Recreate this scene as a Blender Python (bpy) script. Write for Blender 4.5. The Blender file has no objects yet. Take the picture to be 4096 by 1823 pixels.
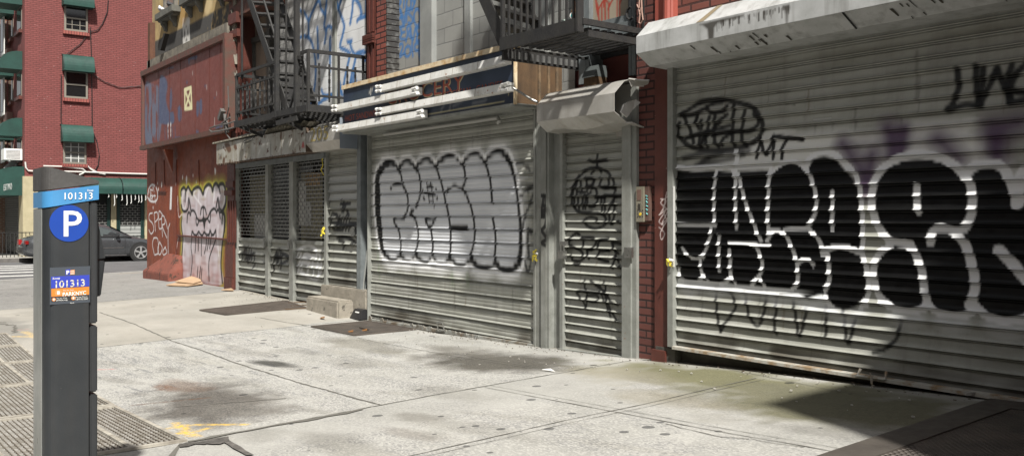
import bpy, bmesh, math, random
import numpy as np
from mathutils import Vector, Matrix, Quaternion
random.seed(7); rng=np.random.default_rng(7)
SC=bpy.context.scene; COL=SC.collection
# ---------------------------------------------------------------- camera, light
F=3567.; AN=math.radians(52.5); SA,CA=math.sin(AN),math.cos(AN); D=6.17; HZ=868.; CZ=1.5
cam=bpy.data.objects.new('camera',bpy.data.cameras.new('camera')); COL.objects.link(cam)
cam.location=(0,-D,CZ); cam.rotation_euler=(math.radians(90),0,AN)
cam.data.sensor_width=36; cam.data.lens=36*F/4096
cam.data.shift_x=0; cam.data.shift_y=-(911.5-HZ)/4096
cam.data.clip_start=.05; cam.data.clip_end=900
SC.camera=cam
SUN=Vector((-1,.45,-1.4)).normalized()
wd=bpy.data.worlds.new('World'); SC.world=wd; wd.use_nodes=True
nt=wd.node_tree; bg=nt.nodes['Background']; sk=nt.nodes.new('ShaderNodeTexSky'); sk.sky_type='NISHITA'
sk.sun_disc=False; sk.sun_elevation=math.radians(52.4); sk.sun_rotation=math.radians(114.2); sk.air_density=1.0; sk.dust_density=2.5; sk.ozone_density=.6
hs=nt.nodes.new('ShaderNodeHueSaturation'); hs.inputs['Saturation'].default_value=.12; nt.links.new(sk.outputs[0],hs.inputs['Color'])   # thin high cloud whitens the sky
nt.links.new(hs.outputs[0],bg.inputs[0]); bg.inputs[1].default_value=.066
sl=bpy.data.lights.new('sun','SUN'); sl.energy=5.0; sl.angle=math.radians(1.8); sl.color=(1,.96,.89)
so=bpy.data.objects.new('sun',sl); COL.objects.link(so); so.rotation_euler=SUN.to_track_quat('-Z','Y').to_euler(); so.location=(20,-12,30)
SC.view_settings.view_transform='Standard'; SC.view_settings.look='None'; SC.view_settings.exposure=.68; SC.view_settings.gamma=1
# ---------------------------------------------------------------- pixel -> real surface helpers
def ray(px,py):
    r=(px-2048)/F; return (-SA+CA*r, CA+SA*r, (HZ-py)/F)
def W(px,py,Y=0.):
    d=ray(px,py); t=(Y+D)/d[1]; return (d[0]*t,Y,CZ+d[2]*t)
def WX(px,py,X):
    d=ray(px,py); t=X/d[0]; return (X,-D+d[1]*t,CZ+d[2]*t)
def X_(px,Y=0.): return W(px,868,Y)[0]
PX=[-60,-25,-20,-16,-13,-11.4,-9.5,-7.5,-5.7,-2.95,0,8]; PD=[1.47,1.47,1.40,1.38,1.41,1.475,1.465,1.415,1.33,1.21,1.1,1.0]
def zg(X,Y): return CZ-np.interp(X,PX,PD)+.03*np.clip(Y,-4.5,.5)
def G(px,py):
    d=ray(px,py); t=8.
    for _ in range(60):
        X=d[0]*t; Y=-D+d[1]*t; t=.5*t+.5*(float(zg(X,Y))-CZ)/d[2]
    return (d[0]*t,-D+d[1]*t,CZ+d[2]*t)
ROAD=-.16
# ---------------------------------------------------------------- object helpers
def tag(o,label=None,cat=None,group=None,kind=None):
    if label: o['label']=label
    if cat: o['category']=cat
    if group: o['group']=group
    if kind: o['kind']=kind
    return o
def thing(name,loc,label,cat,group=None):
    o=bpy.data.objects.new(name,None); o.empty_display_size=.2; COL.objects.link(o); o.location=loc
    return tag(o,label,cat,group)
def worldloc(o):
    v=Vector((0,0,0))
    while o is not None: v=v+Vector(o.location); o=o.parent
    return v
def link(name,me,mat,parent=None,label=None,shade=False):
    o=bpy.data.objects.new(name,me); COL.objects.link(o)
    if mat is not None and not me.materials: me.materials.append(mat)
    if 'paint' not in me.color_attributes:
        at=me.color_attributes.new('paint','FLOAT_COLOR','POINT'); at.data.foreach_set('color',np.zeros(len(me.vertices)*4,'f'))
    if parent is not None:
        L=worldloc(parent); me.transform(Matrix.Translation(-L)); o.parent=parent
    if shade:
        me.polygons.foreach_set('use_smooth',[True]*len(me.polygons))
    if label: o['label']=label
    return o
class MB:
    def __init__(s): s.v=[]; s.f=[]
    def add(s,vs,fs):
        n=len(s.v); s.v+= [tuple(v) for v in vs]; s.f+=[tuple(i+n for i in f) for f in fs]; return s
    def box(s,x0,x1,y0,y1,z0,z1):
        x0,x1=min(x0,x1),max(x0,x1); y0,y1=min(y0,y1),max(y0,y1); z0,z1=min(z0,z1),max(z0,z1)
        return s.add([(x0,y0,z0),(x1,y0,z0),(x1,y1,z0),(x0,y1,z0),(x0,y0,z1),(x1,y0,z1),(x1,y1,z1),(x0,y1,z1)],
          [(0,3,2,1),(4,5,6,7),(0,1,5,4),(1,2,6,5),(2,3,7,6),(3,0,4,7)])
    def quad(s,*p): return s.add(p,[tuple(range(len(p)))])
    def bar(s,a,b,w,h,up=(0,0,1)):
        a,b=Vector(a),Vector(b); d=(b-a).normalized(); u=Vector(up)
        if abs(d.dot(u))>.98: u=Vector((1,0,0))
        sd=d.cross(u).normalized(); u=sd.cross(d)
        P=[]
        for q in (a,b):
            for i,j in ((-1,-1),(1,-1),(1,1),(-1,1)): P.append(q+sd*(i*w/2)+u*(j*h/2))
        return s.add(P,[(0,1,2,3),(7,6,5,4),(0,4,5,1),(1,5,6,2),(2,6,7,3),(3,7,4,0)])
    def tube(s,pts,r,n=8,cap=True):
        pts=[Vector(p) for p in pts]; R=r if hasattr(r,'__len__') else [r]*len(pts)
        rings=[]; pu=None
        for i,p in enumerate(pts):
            d=(pts[min(i+1,len(pts)-1)]-pts[max(i-1,0)]).normalized()
            u=pu if pu is not None else (Vector((0,0,1)) if abs(d.z)<.9 else Vector((1,0,0)))
            sd=d.cross(u).normalized(); u=sd.cross(d).normalized(); pu=u
            rings.append([p+(sd*math.cos(k*2*math.pi/n)+u*math.sin(k*2*math.pi/n))*R[i] for k in range(n)])
        vs=[v for g in rings for v in g]; fs=[]
        for i in range(len(pts)-1):
            for k in range(n): fs.append((i*n+k,i*n+(k+1)%n,(i+1)*n+(k+1)%n,(i+1)*n+k))
        if cap: fs+= [tuple(range(n-1,-1,-1)),tuple((len(pts)-1)*n+k for k in range(n))]
        return s.add(vs,fs)
    def prism(s,poly,d):   # planar polygon (3d pts) extruded along vector d
        n=len(poly); d=Vector(d); A=[Vector(p) for p in poly]; B=[p+d for p in A]
        return s.add(A+B,[tuple(range(n-1,-1,-1)),tuple(range(n,2*n))]+[(i,(i+1)%n,n+(i+1)%n,n+i) for i in range(n)])
    def disc(s,c,r,ax,d,n=24,ry=None):
        ax=Vector(ax).normalized(); u=Vector((0,0,1)) if abs(ax.z)<.9 else Vector((1,0,0)); sd=ax.cross(u).normalized(); u=sd.cross(ax); ry=ry or r
        return s.prism([Vector(c)+sd*math.cos(k*2*math.pi/n)*r+u*math.sin(k*2*math.pi/n)*ry for k in range(n)],ax*d)
    def build(s,name,mat,parent=None,label=None,bev=0,shade=False):
        me=bpy.data.meshes.new(name); me.from_pydata(s.v,[],s.f)
        bm=bmesh.new(); bm.from_mesh(me); bmesh.ops.recalc_face_normals(bm,faces=bm.faces)
        if bev: bmesh.ops.bevel(bm,geom=bm.edges[:],offset=bev,segments=2,affect='EDGES',clamp_overlap=True)
        bm.to_mesh(me); bm.free(); me.update()
        return link(name,me,mat,parent,label,shade)
# ---------------------------------------------------------------- materials
def _n(nt,t,**k):
    n=nt.nodes.new(t)
    for a,b in k.items(): setattr(n,a,b)
    return n
def L_(nt,a,b): nt.links.new(a,b)
def newmat(name):
    m=bpy.data.materials.new(name); m.use_nodes=True; return m,m.node_tree,m.node_tree.nodes['Principled BSDF']
def mapr(nt,src,lo,hi,a=0.,b=1.):
    r=_n(nt,'ShaderNodeMapRange'); L_(nt,src,r.inputs[0])
    for i,v in ((1,lo),(2,hi),(3,a),(4,b)): r.inputs[i].default_value=v
    return r.outputs[0]
def mixc(nt,f,a,b,mode='MIX'):
    m=_n(nt,'ShaderNodeMix',data_type='RGBA',blend_type=mode)
    for i,v in ((0,f),(6,a),(7,b)):
        if isinstance(v,(int,float)): m.inputs[i].default_value=v
        elif isinstance(v,tuple): m.inputs[i].default_value=(v+(1,))[:4]
        else: L_(nt,v,m.inputs[i])
    return m.outputs[2]
def pos(nt,scale=(1,1,1)):
    g=_n(nt,'ShaderNodeNewGeometry'); v=_n(nt,'ShaderNodeVectorMath',operation='MULTIPLY'); L_(nt,g.outputs['Position'],v.inputs[0]); v.inputs[1].default_value=scale
    return v.outputs[0]
def noise(nt,sc,det=6,rough=.6,vec=None,scale=(1,1,1)):
    n=_n(nt,'ShaderNodeTexNoise'); n.inputs['Scale'].default_value=sc; n.inputs['Detail'].default_value=det; n.inputs['Roughness'].default_value=rough
    L_(nt,vec if vec is not None else pos(nt,scale),n.inputs['Vector']); return n.outputs[0]
def bump(nt,b,h,st=.3,dist=.01,prev=None):
    n=_n(nt,'ShaderNodeBump'); n.inputs['Strength'].default_value=st; n.inputs['Distance'].default_value=dist; L_(nt,h,n.inputs['Height'])
    if prev is not None: L_(nt,prev,n.inputs['Normal'])
    return n.outputs[0]
def paint_over(nt,base):
    a=_n(nt,'ShaderNodeAttribute',attribute_name='paint'); return mixc(nt,a.outputs['Alpha'],base,a.outputs['Color'])
def M(name,c1,c2=None,sc=3,rough=.7,metal=0,b=.15,bs=60,paint=False,streak=None,spots=None,lo=.35,hi=.65,stretch=(1,1,1),spec=None,rv=.1,coat=0):
    """base colour pair mixed by noise; streak=(colour,amount) vertical dirt; spots=(colour,scale,thr) chips / rust"""
    m,nt,p=newmat(name); c2=c2 or tuple(x*.75 for x in c1)
    col=mixc(nt,mapr(nt,noise(nt,sc,7,.62,scale=stretch),lo,hi),c1,c2)
    if streak: col=mixc(nt,mapr(nt,noise(nt,streak[2] if len(streak)>2 else 6,6,.65,scale=(1,1,.08)),.5,.75,0,streak[1]),col,streak[0])
    if spots: col=mixc(nt,mapr(nt,noise(nt,spots[1],8,.7),spots[2],spots[2]+.03),col,spots[0])
    if paint: col=paint_over(nt,col)
    L_(nt,col,p.inputs['Base Color']); p.inputs['Metallic'].default_value=metal
    L_(nt,mapr(nt,noise(nt,sc*3,5),.3,.7,max(rough-rv,.03),min(rough+rv,1)),p.inputs['Roughness'])
    if spec is not None: p.inputs['Specular IOR Level'].default_value=spec
    if coat: p.inputs['Coat Weight'].default_value=coat; p.inputs['Coat Roughness'].default_value=.08
    if b: L_(nt,bump(nt,p,noise(nt,bs,6),b,.01),p.inputs['Normal'])
    return m
def brickmat(name,c1,c2,mortar,w=.205,h=.0715,ms=.010,spots=None,paint=False,st=1.,dist=.012,off=.5,dirt=None,wob=.006):
    m,nt,p=newmat(name); g=_n(nt,'ShaderNodeNewGeometry'); s=_n(nt,'ShaderNodeSeparateXYZ'); L_(nt,g.outputs['Position'],s.inputs[0])
    ad=_n(nt,'ShaderNodeMath',operation='ADD'); L_(nt,s.outputs[0],ad.inputs[0]); L_(nt,s.outputs[1],ad.inputs[1])
    wb=_n(nt,'ShaderNodeMath',operation='MULTIPLY_ADD'); L_(nt,noise(nt,5,3),wb.inputs[0]); wb.inputs[1].default_value=wob*2; L_(nt,s.outputs[2],wb.inputs[2])
    c=_n(nt,'ShaderNodeCombineXYZ'); L_(nt,ad.outputs[0],c.inputs[0]); L_(nt,wb.outputs[0],c.inputs[1])
    b=_n(nt,'ShaderNodeTexBrick'); L_(nt,c.outputs[0],b.inputs['Vector']); b.offset=off
    for k,v in (('Scale',1),('Mortar Size',ms),('Mortar Smooth',.3),('Bias',0),('Brick Width',w),('Row Height',h)): b.inputs[k].default_value=v
    b.inputs['Color1'].default_value=c1+(1,); b.inputs['Color2'].default_value=c2+(1,); b.inputs['Mortar'].default_value=mortar+(1,)
    col=mixc(nt,mapr(nt,noise(nt,2.5,6),.35,.7,0,.35),b.outputs[0],tuple(x*.6 for x in c1))
    if dirt: col=mixc(nt,mapr(nt,noise(nt,.8,7,.7),.5,.75,0,.7),col,dirt)
    if spots: col=mixc(nt,mapr(nt,noise(nt,spots[1],7,.72,scale=(1,1,spots[3] if len(spots)>3 else 1)),spots[2],spots[2]+.02),col,spots[0])
    if paint: col=paint_over(nt,col)
    L_(nt,col,p.inputs['Base Color']); p.inputs['Roughness'].default_value=.75
    iv=_n(nt,'ShaderNodeMath',operation='SUBTRACT'); iv.inputs[0].default_value=1; L_(nt,b.outputs[1],iv.inputs[1])
    n1=bump(nt,p,iv.outputs[0],st,dist); L_(nt,bump(nt,p,noise(nt,70,5),.25,.006,n1),p.inputs['Normal'])
    return m
def flat(name,c,rough=.6,metal=0,b=0,em=None):
    m,nt,p=newmat(name); L_(nt,mixc(nt,mapr(nt,noise(nt,14,4),.3,.7,0,.25),c,tuple(x*.75 for x in c)),p.inputs['Base Color'])
    p.inputs['Roughness'].default_value=rough; p.inputs['Metallic'].default_value=metal
    return m
def glassmat(name,c,rough=.06):
    m,nt,p=newmat(name); p.inputs['Base Color'].default_value=c+(1,); p.inputs['Roughness'].default_value=rough
    p.inputs['Specular IOR Level'].default_value=.9; return m
RUST=(.17,.065,.025)
m_shut=M('shutter_paint',(.36,.365,.335),(.28,.285,.25),4,.40,0,.12,40,True,streak=((.10,.095,.075),.35),stretch=(.4,1,2))
m_shut2=M('shutter_paint_plain',(.29,.30,.28),(.21,.22,.20),5,.45,0,.12,40,False,streak=((.12,.11,.09),.5))
m_frame=M('grey_frame_paint',(.26,.268,.25),(.19,.197,.18),6,.5,0,.15,50,True,streak=((.12,.11,.09),.5),spots=(RUST,14,.665))
m_frame2=M('grey_blue_frame_paint',(.18,.20,.205),(.12,.135,.14),6,.5,0,.15,50,False,streak=((.07,.07,.06),.5),spots=(RUST,12,.70))
m_house=M('white_housing_metal',(.46,.47,.47),(.36,.37,.365),5,.4,.0,.1,30,True,streak=((.07,.065,.05),.55,9),spots=((.10,.08,.06),16,.675))
m_house2=M('aluminium_housing_metal',(.42,.41,.385),(.33,.32,.295),4,.38,.25,.1,30,True,streak=((.2,.16,.09),.35,8))
m_oldbox=M('rusty_sign_box_metal',(.44,.44,.42),(.34,.34,.31),4,.5,0,.2,30,True,streak=((.19,.12,.06),.85,7),spots=((.09,.035,.02),7,.57))
m_lamp=M('white_fixture_enamel',(.66,.66,.64),(.55,.55,.52),6,.35,0,.1,40,False,streak=((.25,.2,.14),.45,14),spots=((.26,.10,.03),11,.63))
m_lampw=flat('white_lamp_holder_plastic',(.7,.7,.68),.4)
m_board=M('navy_sign_paint',(.022,.034,.060),(.030,.042,.068),3,.4,0,.1,30,True,streak=((.012,.016,.02),.6,5))
m_trim=M('cream_rusty_trim',(.62,.52,.36),(.42,.25,.10),9,.6,0,.2,40,False,lo=.45,hi=.7)
m_ply=M('weathered_shaded_plywood',(.10,.055,.024),(.045,.028,.015),4,.8,0,.2,60,streak=((.13,.08,.04),.6))  # browns darkened in place of fire escape shadows on the sign end
m_dark=M('black_iron_paint',(.016,.016,.017),(.026,.025,.023),9,.62,0,.25,50,False,spots=((.07,.035,.02),18,.72))
m_brick=brickmat('oxblood_brick',(.105,.034,.027),(.13,.042,.033),(.022,.010,.009))
m_brickup=brickmat('upper_red_brick',(.17,.055,.041),(.20,.066,.049),(.05,.022,.018),w=.22,h=.073,ms=.012)
m_redcol=M('oxblood_column_paint',(.105,.030,.021),(.08,.024,.018),6,.5,0,.15,60,True,streak=((.06,.02,.015),.5),spots=((.5,.45,.42),22,.685))
m_redwall=M('rust_red_wall_paint',(.215,.048,.017),(.15,.034,.014),3,.55,0,.25,25,True,streak=((.09,.03,.02),.5,6),spots=((.6,.55,.5),11,.68))
m_redboard=M('red_signboard_paint',(.175,.050,.040),(.145,.041,.033),3,.5,0,.12,30,True,streak=((.13,.04,.035),.4,5),spots=((.52,.5,.5),30,.70))
m_redbld=brickmat('crimson_painted_brick',(.185,.048,.044),(.215,.057,.052),(.075,.018,.017),w=.21,h=.075,ms=.008,spots=((.55,.42,.40),7,.665,3.),st=.9,dist=.02)
m_brownbrick=brickmat('brown_brick',(.19,.09,.05),(.24,.13,.08),(.3,.28,.25),w=.21,h=.075,ms=.012)
m_cmu=brickmat('grey_painted_block',(.25,.255,.245),(.29,.295,.28),(.20,.205,.20),w=.40,h=.20,ms=.008,paint=True,st=.8,dist=.02,wob=.01)
m_cmuw=brickmat('white_painted_block',(.36,.36,.35),(.40,.40,.39),(.26,.26,.25),w=.40,h=.20,ms=.008,paint=True,st=.9,dist=.02,wob=.012)
m_ochre=M('ochre_stucco',(.46,.34,.16),(.31,.22,.10),2.2,.85,0,.4,18,True,streak=((.22,.17,.11),.7,7),spots=((.16,.13,.10),9,.63))
m_stone=M('soot_stained_stone',(.21,.19,.155),(.10,.095,.08),6,.85,0,.5,25,False,streak=((.32,.28,.2),.4,8),spots=((.4,.36,.3),16,.68))
m_stoned=M('dark_grey_stone_sill',(.13,.13,.115),(.08,.08,.07),6,.8,0,.3,30)
m_awn=M('green_awning_canvas',(.008,.052,.040),(.005,.036,.028),3,.65,0,.1,60)
m_cream=M('cream_stucco',(.42,.37,.24),(.34,.30,.19),3,.85,0,.3,30)
m_greenf=flat('dark_green_frame_paint',(.012,.035,.03),.4)
m_glass=glassmat('dark_window_glass',(.012,.013,.014)); m_pane=glassmat('dusty_pane',(.10,.105,.10),.3)
m_black=flat('dark_interior',(.012,.012,.012),.8); m_white=flat('white_paint',(.72,.72,.70),.5); m_wire=flat('grey_cable',(.22,.22,.22),.5); m_wirek=flat('black_cable',(.02,.02,.02),.5)
m_steel=M('bare_steel',(.42,.42,.40),(.30,.30,.28),9,.35,.9,.05,60)
m_wfr=flat('taupe_window_frame',(.20,.18,.15),.6)
m_conc=M('step_concrete',(.33,.30,.25),(.22,.20,.165),5,.9,0,.6,35,False,streak=((.12,.11,.09),.5,6),spots=((.10,.09,.075),8,.60))
m_basec=M('black_base_concrete',(.055,.052,.045),(.09,.085,.07),5,.9,0,.5,30)
m_kerb=M('kerb_granite',(.34,.33,.31),(.22,.215,.2),5,.9,0,.4,40)
m_asph=M('asphalt',(.115,.115,.118),(.085,.085,.088),1.2,.9,0,.6,90,spots=((.24,.235,.225),60,.66))
m_mark=M('worn_white_road_paint',(.62,.62,.60),(.42,.42,.40),8,.7,0,.2,60)
m_steelpl=M('rusted_chequer_plate',(.12,.10,.085),(.08,.068,.058),6,.55,.35,.2,60)
m_farside=M('far_sidewalk_concrete',(.34,.33,.30),(.26,.25,.23),2,.9,0,.3,40)
m_tape=flat('yellow_tape',(.75,.62,.06),.5)
# chequer plate: bump lugs
def chequer():
    m,nt,p=newmat('chequer_plate'); col=mixc(nt,mapr(nt,noise(nt,5,6),.35,.65),(.13,.108,.092),(.075,.066,.058))
    L_(nt,col,p.inputs['Base Color']); p.inputs['Metallic'].default_value=.3; p.inputs['Roughness'].default_value=.5
    g=_n(nt,'ShaderNodeNewGeometry'); r=_n(nt,'ShaderNodeVectorRotate'); r.inputs['Angle'].default_value=math.radians(45); L_(nt,g.outputs['Position'],r.inputs[0])
    b=_n(nt,'ShaderNodeTexBrick'); L_(nt,r.outputs[0],b.inputs['Vector']); b.offset=.5
    for k,v in (('Scale',1),('Mortar Size',.009),('Mortar Smooth',1.),('Brick Width',.044),('Row Height',.028)): b.inputs[k].default_value=v
    iv=_n(nt,'ShaderNodeMath',operation='SUBTRACT'); iv.inputs[0].default_value=1; L_(nt,b.outputs[1],iv.inputs[1])
    L_(nt,bump(nt,p,iv.outputs[0],1.,.012),p.inputs['Normal']); return m
m_cheq=chequer()
def groundmat():
    m,nt,p=newmat('sidewalk_concrete')
    base=mixc(nt,mapr(nt,noise(nt,1.3,7,.6),.35,.68),(.345,.340,.318),(.265,.262,.242))
    # exposed aggregate speckle: bright/dark chips
    v=_n(nt,'ShaderNodeTexVoronoi'); v.inputs['Scale'].default_value=95; L_(nt,pos(nt,(.6,1.,1)),v.inputs['Vector'])
    sp=_n(nt,'ShaderNodeSeparateColor'); L_(nt,v.outputs['Color'],sp.inputs[0])
    rg=_n(nt,'ShaderNodeAttribute',attribute_name='rough'); rs=_n(nt,'ShaderNodeSeparateColor'); L_(nt,rg.outputs['Color'],rs.inputs[0])
    def mul(a,b):
        k=_n(nt,'ShaderNodeMath',operation='MULTIPLY'); L_(nt,a,k.inputs[0]); 
        if isinstance(b,float): k.inputs[1].default_value=b
        else: L_(nt,b,k.inputs[1])
        return k.outputs[0]
    wear=mapr(nt,noise(nt,1.6,9,.75,scale=(.8,1.6,1)),.44,.56)
    amt=mul(rs.outputs[0],wear)
    col=mixc(nt,mul(mapr(nt,sp.outputs[0],.4,.7),mul(amt,.7)),base,(.15,.15,.155))
    col=mixc(nt,mul(mapr(nt,sp.outputs[1],.62,.8),mul(rs.outputs[0],.6)),col,(.47,.46,.43))
    col=mixc(nt,mul(mapr(nt,noise(nt,170,3,.6),.60,.70),mul(rs.outputs[0],.55)),col,(.10,.10,.10))
    # long scuffs
    col=mixc(nt,mul(mapr(nt,noise(nt,6,8,.72,scale=(.35,2.2,1)),.55,.66),mul(rs.outputs[1],.75)),col,(.13,.135,.14))
    # gum spots
    v2=_n(nt,'ShaderNodeTexVoronoi'); v2.inputs['Scale'].default_value=4.6; v2.inputs['Randomness'].default_value=1; L_(nt,pos(nt),v2.inputs['Vector'])
    s2=_n(nt,'ShaderNodeSeparateColor'); L_(nt,v2.outputs['Color'],s2.inputs[0])
    gr=_n(nt,'ShaderNodeMath',operation='MULTIPLY'); L_(nt,mapr(nt,s2.outputs[0],.4,1.,0.,.19),gr.inputs[0]); gr.inputs[1].default_value=1.
    ls=_n(nt,'ShaderNodeMath',operation='LESS_THAN'); L_(nt,v2.outputs['Distance'],ls.inputs[0]); L_(nt,gr.outputs[0],ls.inputs[1])
    col=mixc(nt,mul(ls.outputs[0],.8),col,(.06,.06,.06))
    pa=_n(nt,'ShaderNodeAttribute',attribute_name='paint')
    col=mixc(nt,pa.outputs['Alpha'],col,pa.outputs['Color'],'MULTIPLY')
    pb=_n(nt,'ShaderNodeAttribute',attribute_name='paint2')
    col=mixc(nt,mul(pb.outputs['Alpha'],mapr(nt,noise(nt,26,6,.7),.38,.56)),col,pb.outputs['Color'])
    L_(nt,col,p.inputs['Base Color']); p.inputs['Roughness'].default_value=.88
    n1=bump(nt,p,noise(nt,55,7,.7),.5,.012); L_(nt,bump(nt,p,v.outputs['Distance'],.3,.008,n1),p.inputs['Normal'])
    return m
m_ground=groundmat()
# ---------------------------------------------------------------- spray paint on real surfaces (per vertex colour attribute)
def smooth(P,n=6,closed=False):
    P=[np.array(p,float) for p in P]
    if len(P)<3: return np.array(P)
    Q=[P[-1]]+P+[P[0],P[1]] if closed else [2*P[0]-P[1]]+P+[2*P[-1]-P[-2]]
    out=[]
    for i in range(1,len(Q)-2):
        a,b,c,d=Q[i-1],Q[i],Q[i+1],Q[i+2]
        for k in range(n):
            t=k/n; out.append(.5*((2*b)+(c-a)*t+(2*a-5*b+4*c-d)*t*t+(3*b-a-3*c+d)*t**3))
    if not closed: out.append(Q[-2])
    return np.array(out)
class Canvas:
    def __init__(s,A,B,tomap):
        s.A,s.B=A.ravel(),B.ravel(); s.C=np.zeros((s.A.size,3)); s.a=np.zeros(s.A.size); s.map=tomap
    def pts(s,P,sm,closed=False,raw=False):
        Q=[p if raw else s.map(*p) for p in P]
        return smooth(Q,6,closed) if sm else np.array(Q,float)
    def _over(s,idx,a,col):
        a=a[:,None]; s.C[idx]=s.C[idx]*(1-a)+np.array(col)*a; s.a[idx]=s.a[idx]*(1-a[:,0])+a[:,0]
    def dist(s,Q,idx,closed=False):
        if closed: Q=np.vstack([Q,Q[:1]])
        x,y=s.A[idx],s.B[idx]; d=np.full(x.size,1e9)
        for (x0,y0),(x1,y1) in zip(Q[:-1],Q[1:]):
            dx,dy=x1-x0,y1-y0; L=dx*dx+dy*dy+1e-12; t=np.clip(((x-x0)*dx+(y-y0)*dy)/L,0,1)
            d=np.minimum(d,np.hypot(x-x0-t*dx,y-y0-t*dy))
        return d
    def sel(s,Q,m):
        return np.nonzero((s.A>Q[:,0].min()-m)&(s.A<Q[:,0].max()+m)&(s.B>Q[:,1].min()-m)&(s.B<Q[:,1].max()+m))[0]
    def stroke(s,P,w,col,al=.95,soft=.35,sm=True,closed=False,raw=False):
        Q=s.pts(P,sm,closed,raw); h=w/2; m=h*(1+soft)+.01; idx=s.sel(Q,m)
        if not idx.size: return
        d=s.dist(Q,idx,closed); a=np.clip((h*(1+soft)-d)/(2*h*soft+1e-6),0,1)*al; s._over(idx,a,col)
    def strokes(s,LL,*a,**k):
        for P in LL: s.stroke(P,*a,**k)
    def fill(s,P,col,al=1.,edge=.008,sm=True,raw=False,tex=None):
        Q=s.pts(P,sm,True,raw); idx=s.sel(Q,edge*2+.01)
        if not idx.size: return
        x,y=s.A[idx],s.B[idx]; ins=np.zeros(x.size,bool); R=np.vstack([Q,Q[:1]])
        for (x0,y0),(x1,y1) in zip(R[:-1],R[1:]):
            c=((y0>y)!=(y1>y))&(x<(x1-x0)*(y-y0)/(y1-y0+1e-12)+x0); ins^=c
        d=s.dist(Q,idx,True); sd=np.where(ins,d,-d); a=np.clip(sd/(2*edge)+.5,0,1)*al
        if tex is not None: a=a*tex(x,y)
        s._over(idx,a,col)
    def blot(s,c,rx,ry,col,al=.6,raw=False,ang=0,pw=1.):
        cx,cy=c if raw else s.map(*c); ca,sa=math.cos(ang),math.sin(ang)
        u=((s.A-cx)*ca+(s.B-cy)*sa)/rx; v=(-(s.A-cx)*sa+(s.B-cy)*ca)/ry; r=np.hypot(u,v)
        n=vnoise(s.A*4,s.B*4)*.5+vnoise(s.A*11,s.B*11)*.3; idx=np.nonzero(r<1.6)[0]
        a=np.clip((1.15-r[idx]+(n[idx]-.4)*.9)*1.7,0,1)**pw*al; s._over(idx,a,col)
    def store(s,me,name='paint'):
        at=me.color_attributes.new(name,'FLOAT_COLOR','POINT'); c=s.C/np.maximum(s.a,1e-4)[:,None]
        at.data.foreach_set('color',np.hstack([c,s.a[:,None]]).astype('f').ravel())
_T=rng.random((256,256))
def vnoise(x,y):
    xi,yi=np.floor(x).astype(int),np.floor(y).astype(int); fx,fy=x-xi,y-yi; fx=fx*fx*(3-2*fx); fy=fy*fy*(3-2*fy)
    g=lambda a,b:_T[a%256,b%256]
    return (g(xi,yi)*(1-fx)+g(xi+1,yi)*fx)*(1-fy)+(g(xi,yi+1)*(1-fx)+g(xi+1,yi+1)*fx)*fy
def C(ox,oy,s,P): return [(ox+x/s,oy+y/s) for x,y in P]
def gridmesh(name,XX,YY,ZZ):
    n,m=XX.shape; co=np.stack([XX,YY,ZZ],-1).reshape(-1,3); I=np.arange(n*m).reshape(n,m)
    q=np.stack([I[:-1,:-1],I[:-1,1:],I[1:,1:],I[1:,:-1]],-1).reshape(-1,4)
    me=bpy.data.meshes.new(name); me.vertices.add(n*m); me.vertices.foreach_set('co',co.astype('f').ravel())
    me.loops.add(q.size); me.loops.foreach_set('vertex_index',q.astype('i').ravel())
    me.polygons.add(len(q)); me.polygons.foreach_set('loop_start',np.arange(0,q.size,4,dtype='i')); me.update(calc_edges=True); me.validate(); return me
def wallgrid(name,mat,parent,x0,x1,z0,z1,Y,d,paintfn=None,label=None,zclip=None):
    xs=np.linspace(x0,x1,max(2,int(abs(x1-x0)/d)+1)); zs=np.linspace(z0,z1,max(2,int(abs(z1-z0)/d)+1))
    XX,ZZ=np.meshgrid(xs,zs); me=gridmesh(name,XX,np.full_like(XX,Y),ZZ)
    cv=Canvas(XX,ZZ,lambda px,py:(W(px,py,Y)[0],W(px,py,Y)[2]))
    if paintfn: paintfn(cv)
    cv.store(me); return link(name,me,mat,parent,label)
PROF=[(0,0),(.10,.03),(.3,.10),(.52,.24),(.66,.42),(.71,.58),(.765,1.0),(.79,1.0),(.80,-.35),(.868,-.35),(.885,.5),(.915,.6),(.925,-.35),(.985,-.35),(1.,0)]
PROFW=[(0,0),(.05,.30),(.40,.34),(.41,.29),(.43,.35),(.70,.40),(.71,.34),(.73,.42),(.80,.52),(.84,1.0),(.855,1.0),(.86,-.4),(.905,-.4),(.92,.6),(.94,.6),(.947,-.4),(.99,-.4),(1.,0)]
def shutter(name,parent,x0,x1,z0,z1,Y,pitch,depth,dx,paintfn=None,label=None,prof=PROF,mat=None,sag=0):
    zr=[];yr=[]; z=z1; k=0
    while z>z0+.001:
        for v,o in prof[:-1]:
            zz=z-v*pitch
            if zz<z0: break
            zr.append(zz); yr.append(Y-depth*o)
        z-=pitch; k+=1
    zr.append(z0); yr.append(Y-depth*.6)
    xs=np.linspace(x0,x1,max(2,int(abs(x1-x0)/dx)+1)); XX,ZZ=np.meshgrid(xs,np.array(zr)); YY=np.repeat(np.array(yr)[:,None],len(xs),1)
    YY=YY+(vnoise(XX*1.7,ZZ*2.3+9)-.5)*.012+(vnoise(XX*.9,np.floor((z1-ZZ)/pitch+1e-6)*7.7)-.5)*.010+(vnoise(XX*6,np.floor((z1-ZZ)/pitch+1e-6)*3.3)-.5)*.004
    me=gridmesh(name,XX,YY,ZZ); cv=Canvas(XX,ZZ,lambda px,py:(W(px,py,Y-depth*.5)[0],W(px,py,Y-depth*.5)[2]))
    wear(cv)
    if paintfn: paintfn(cv)
    cv.store(me); return link(name,me,mat or m_shut,parent,label,shade=False)
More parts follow.
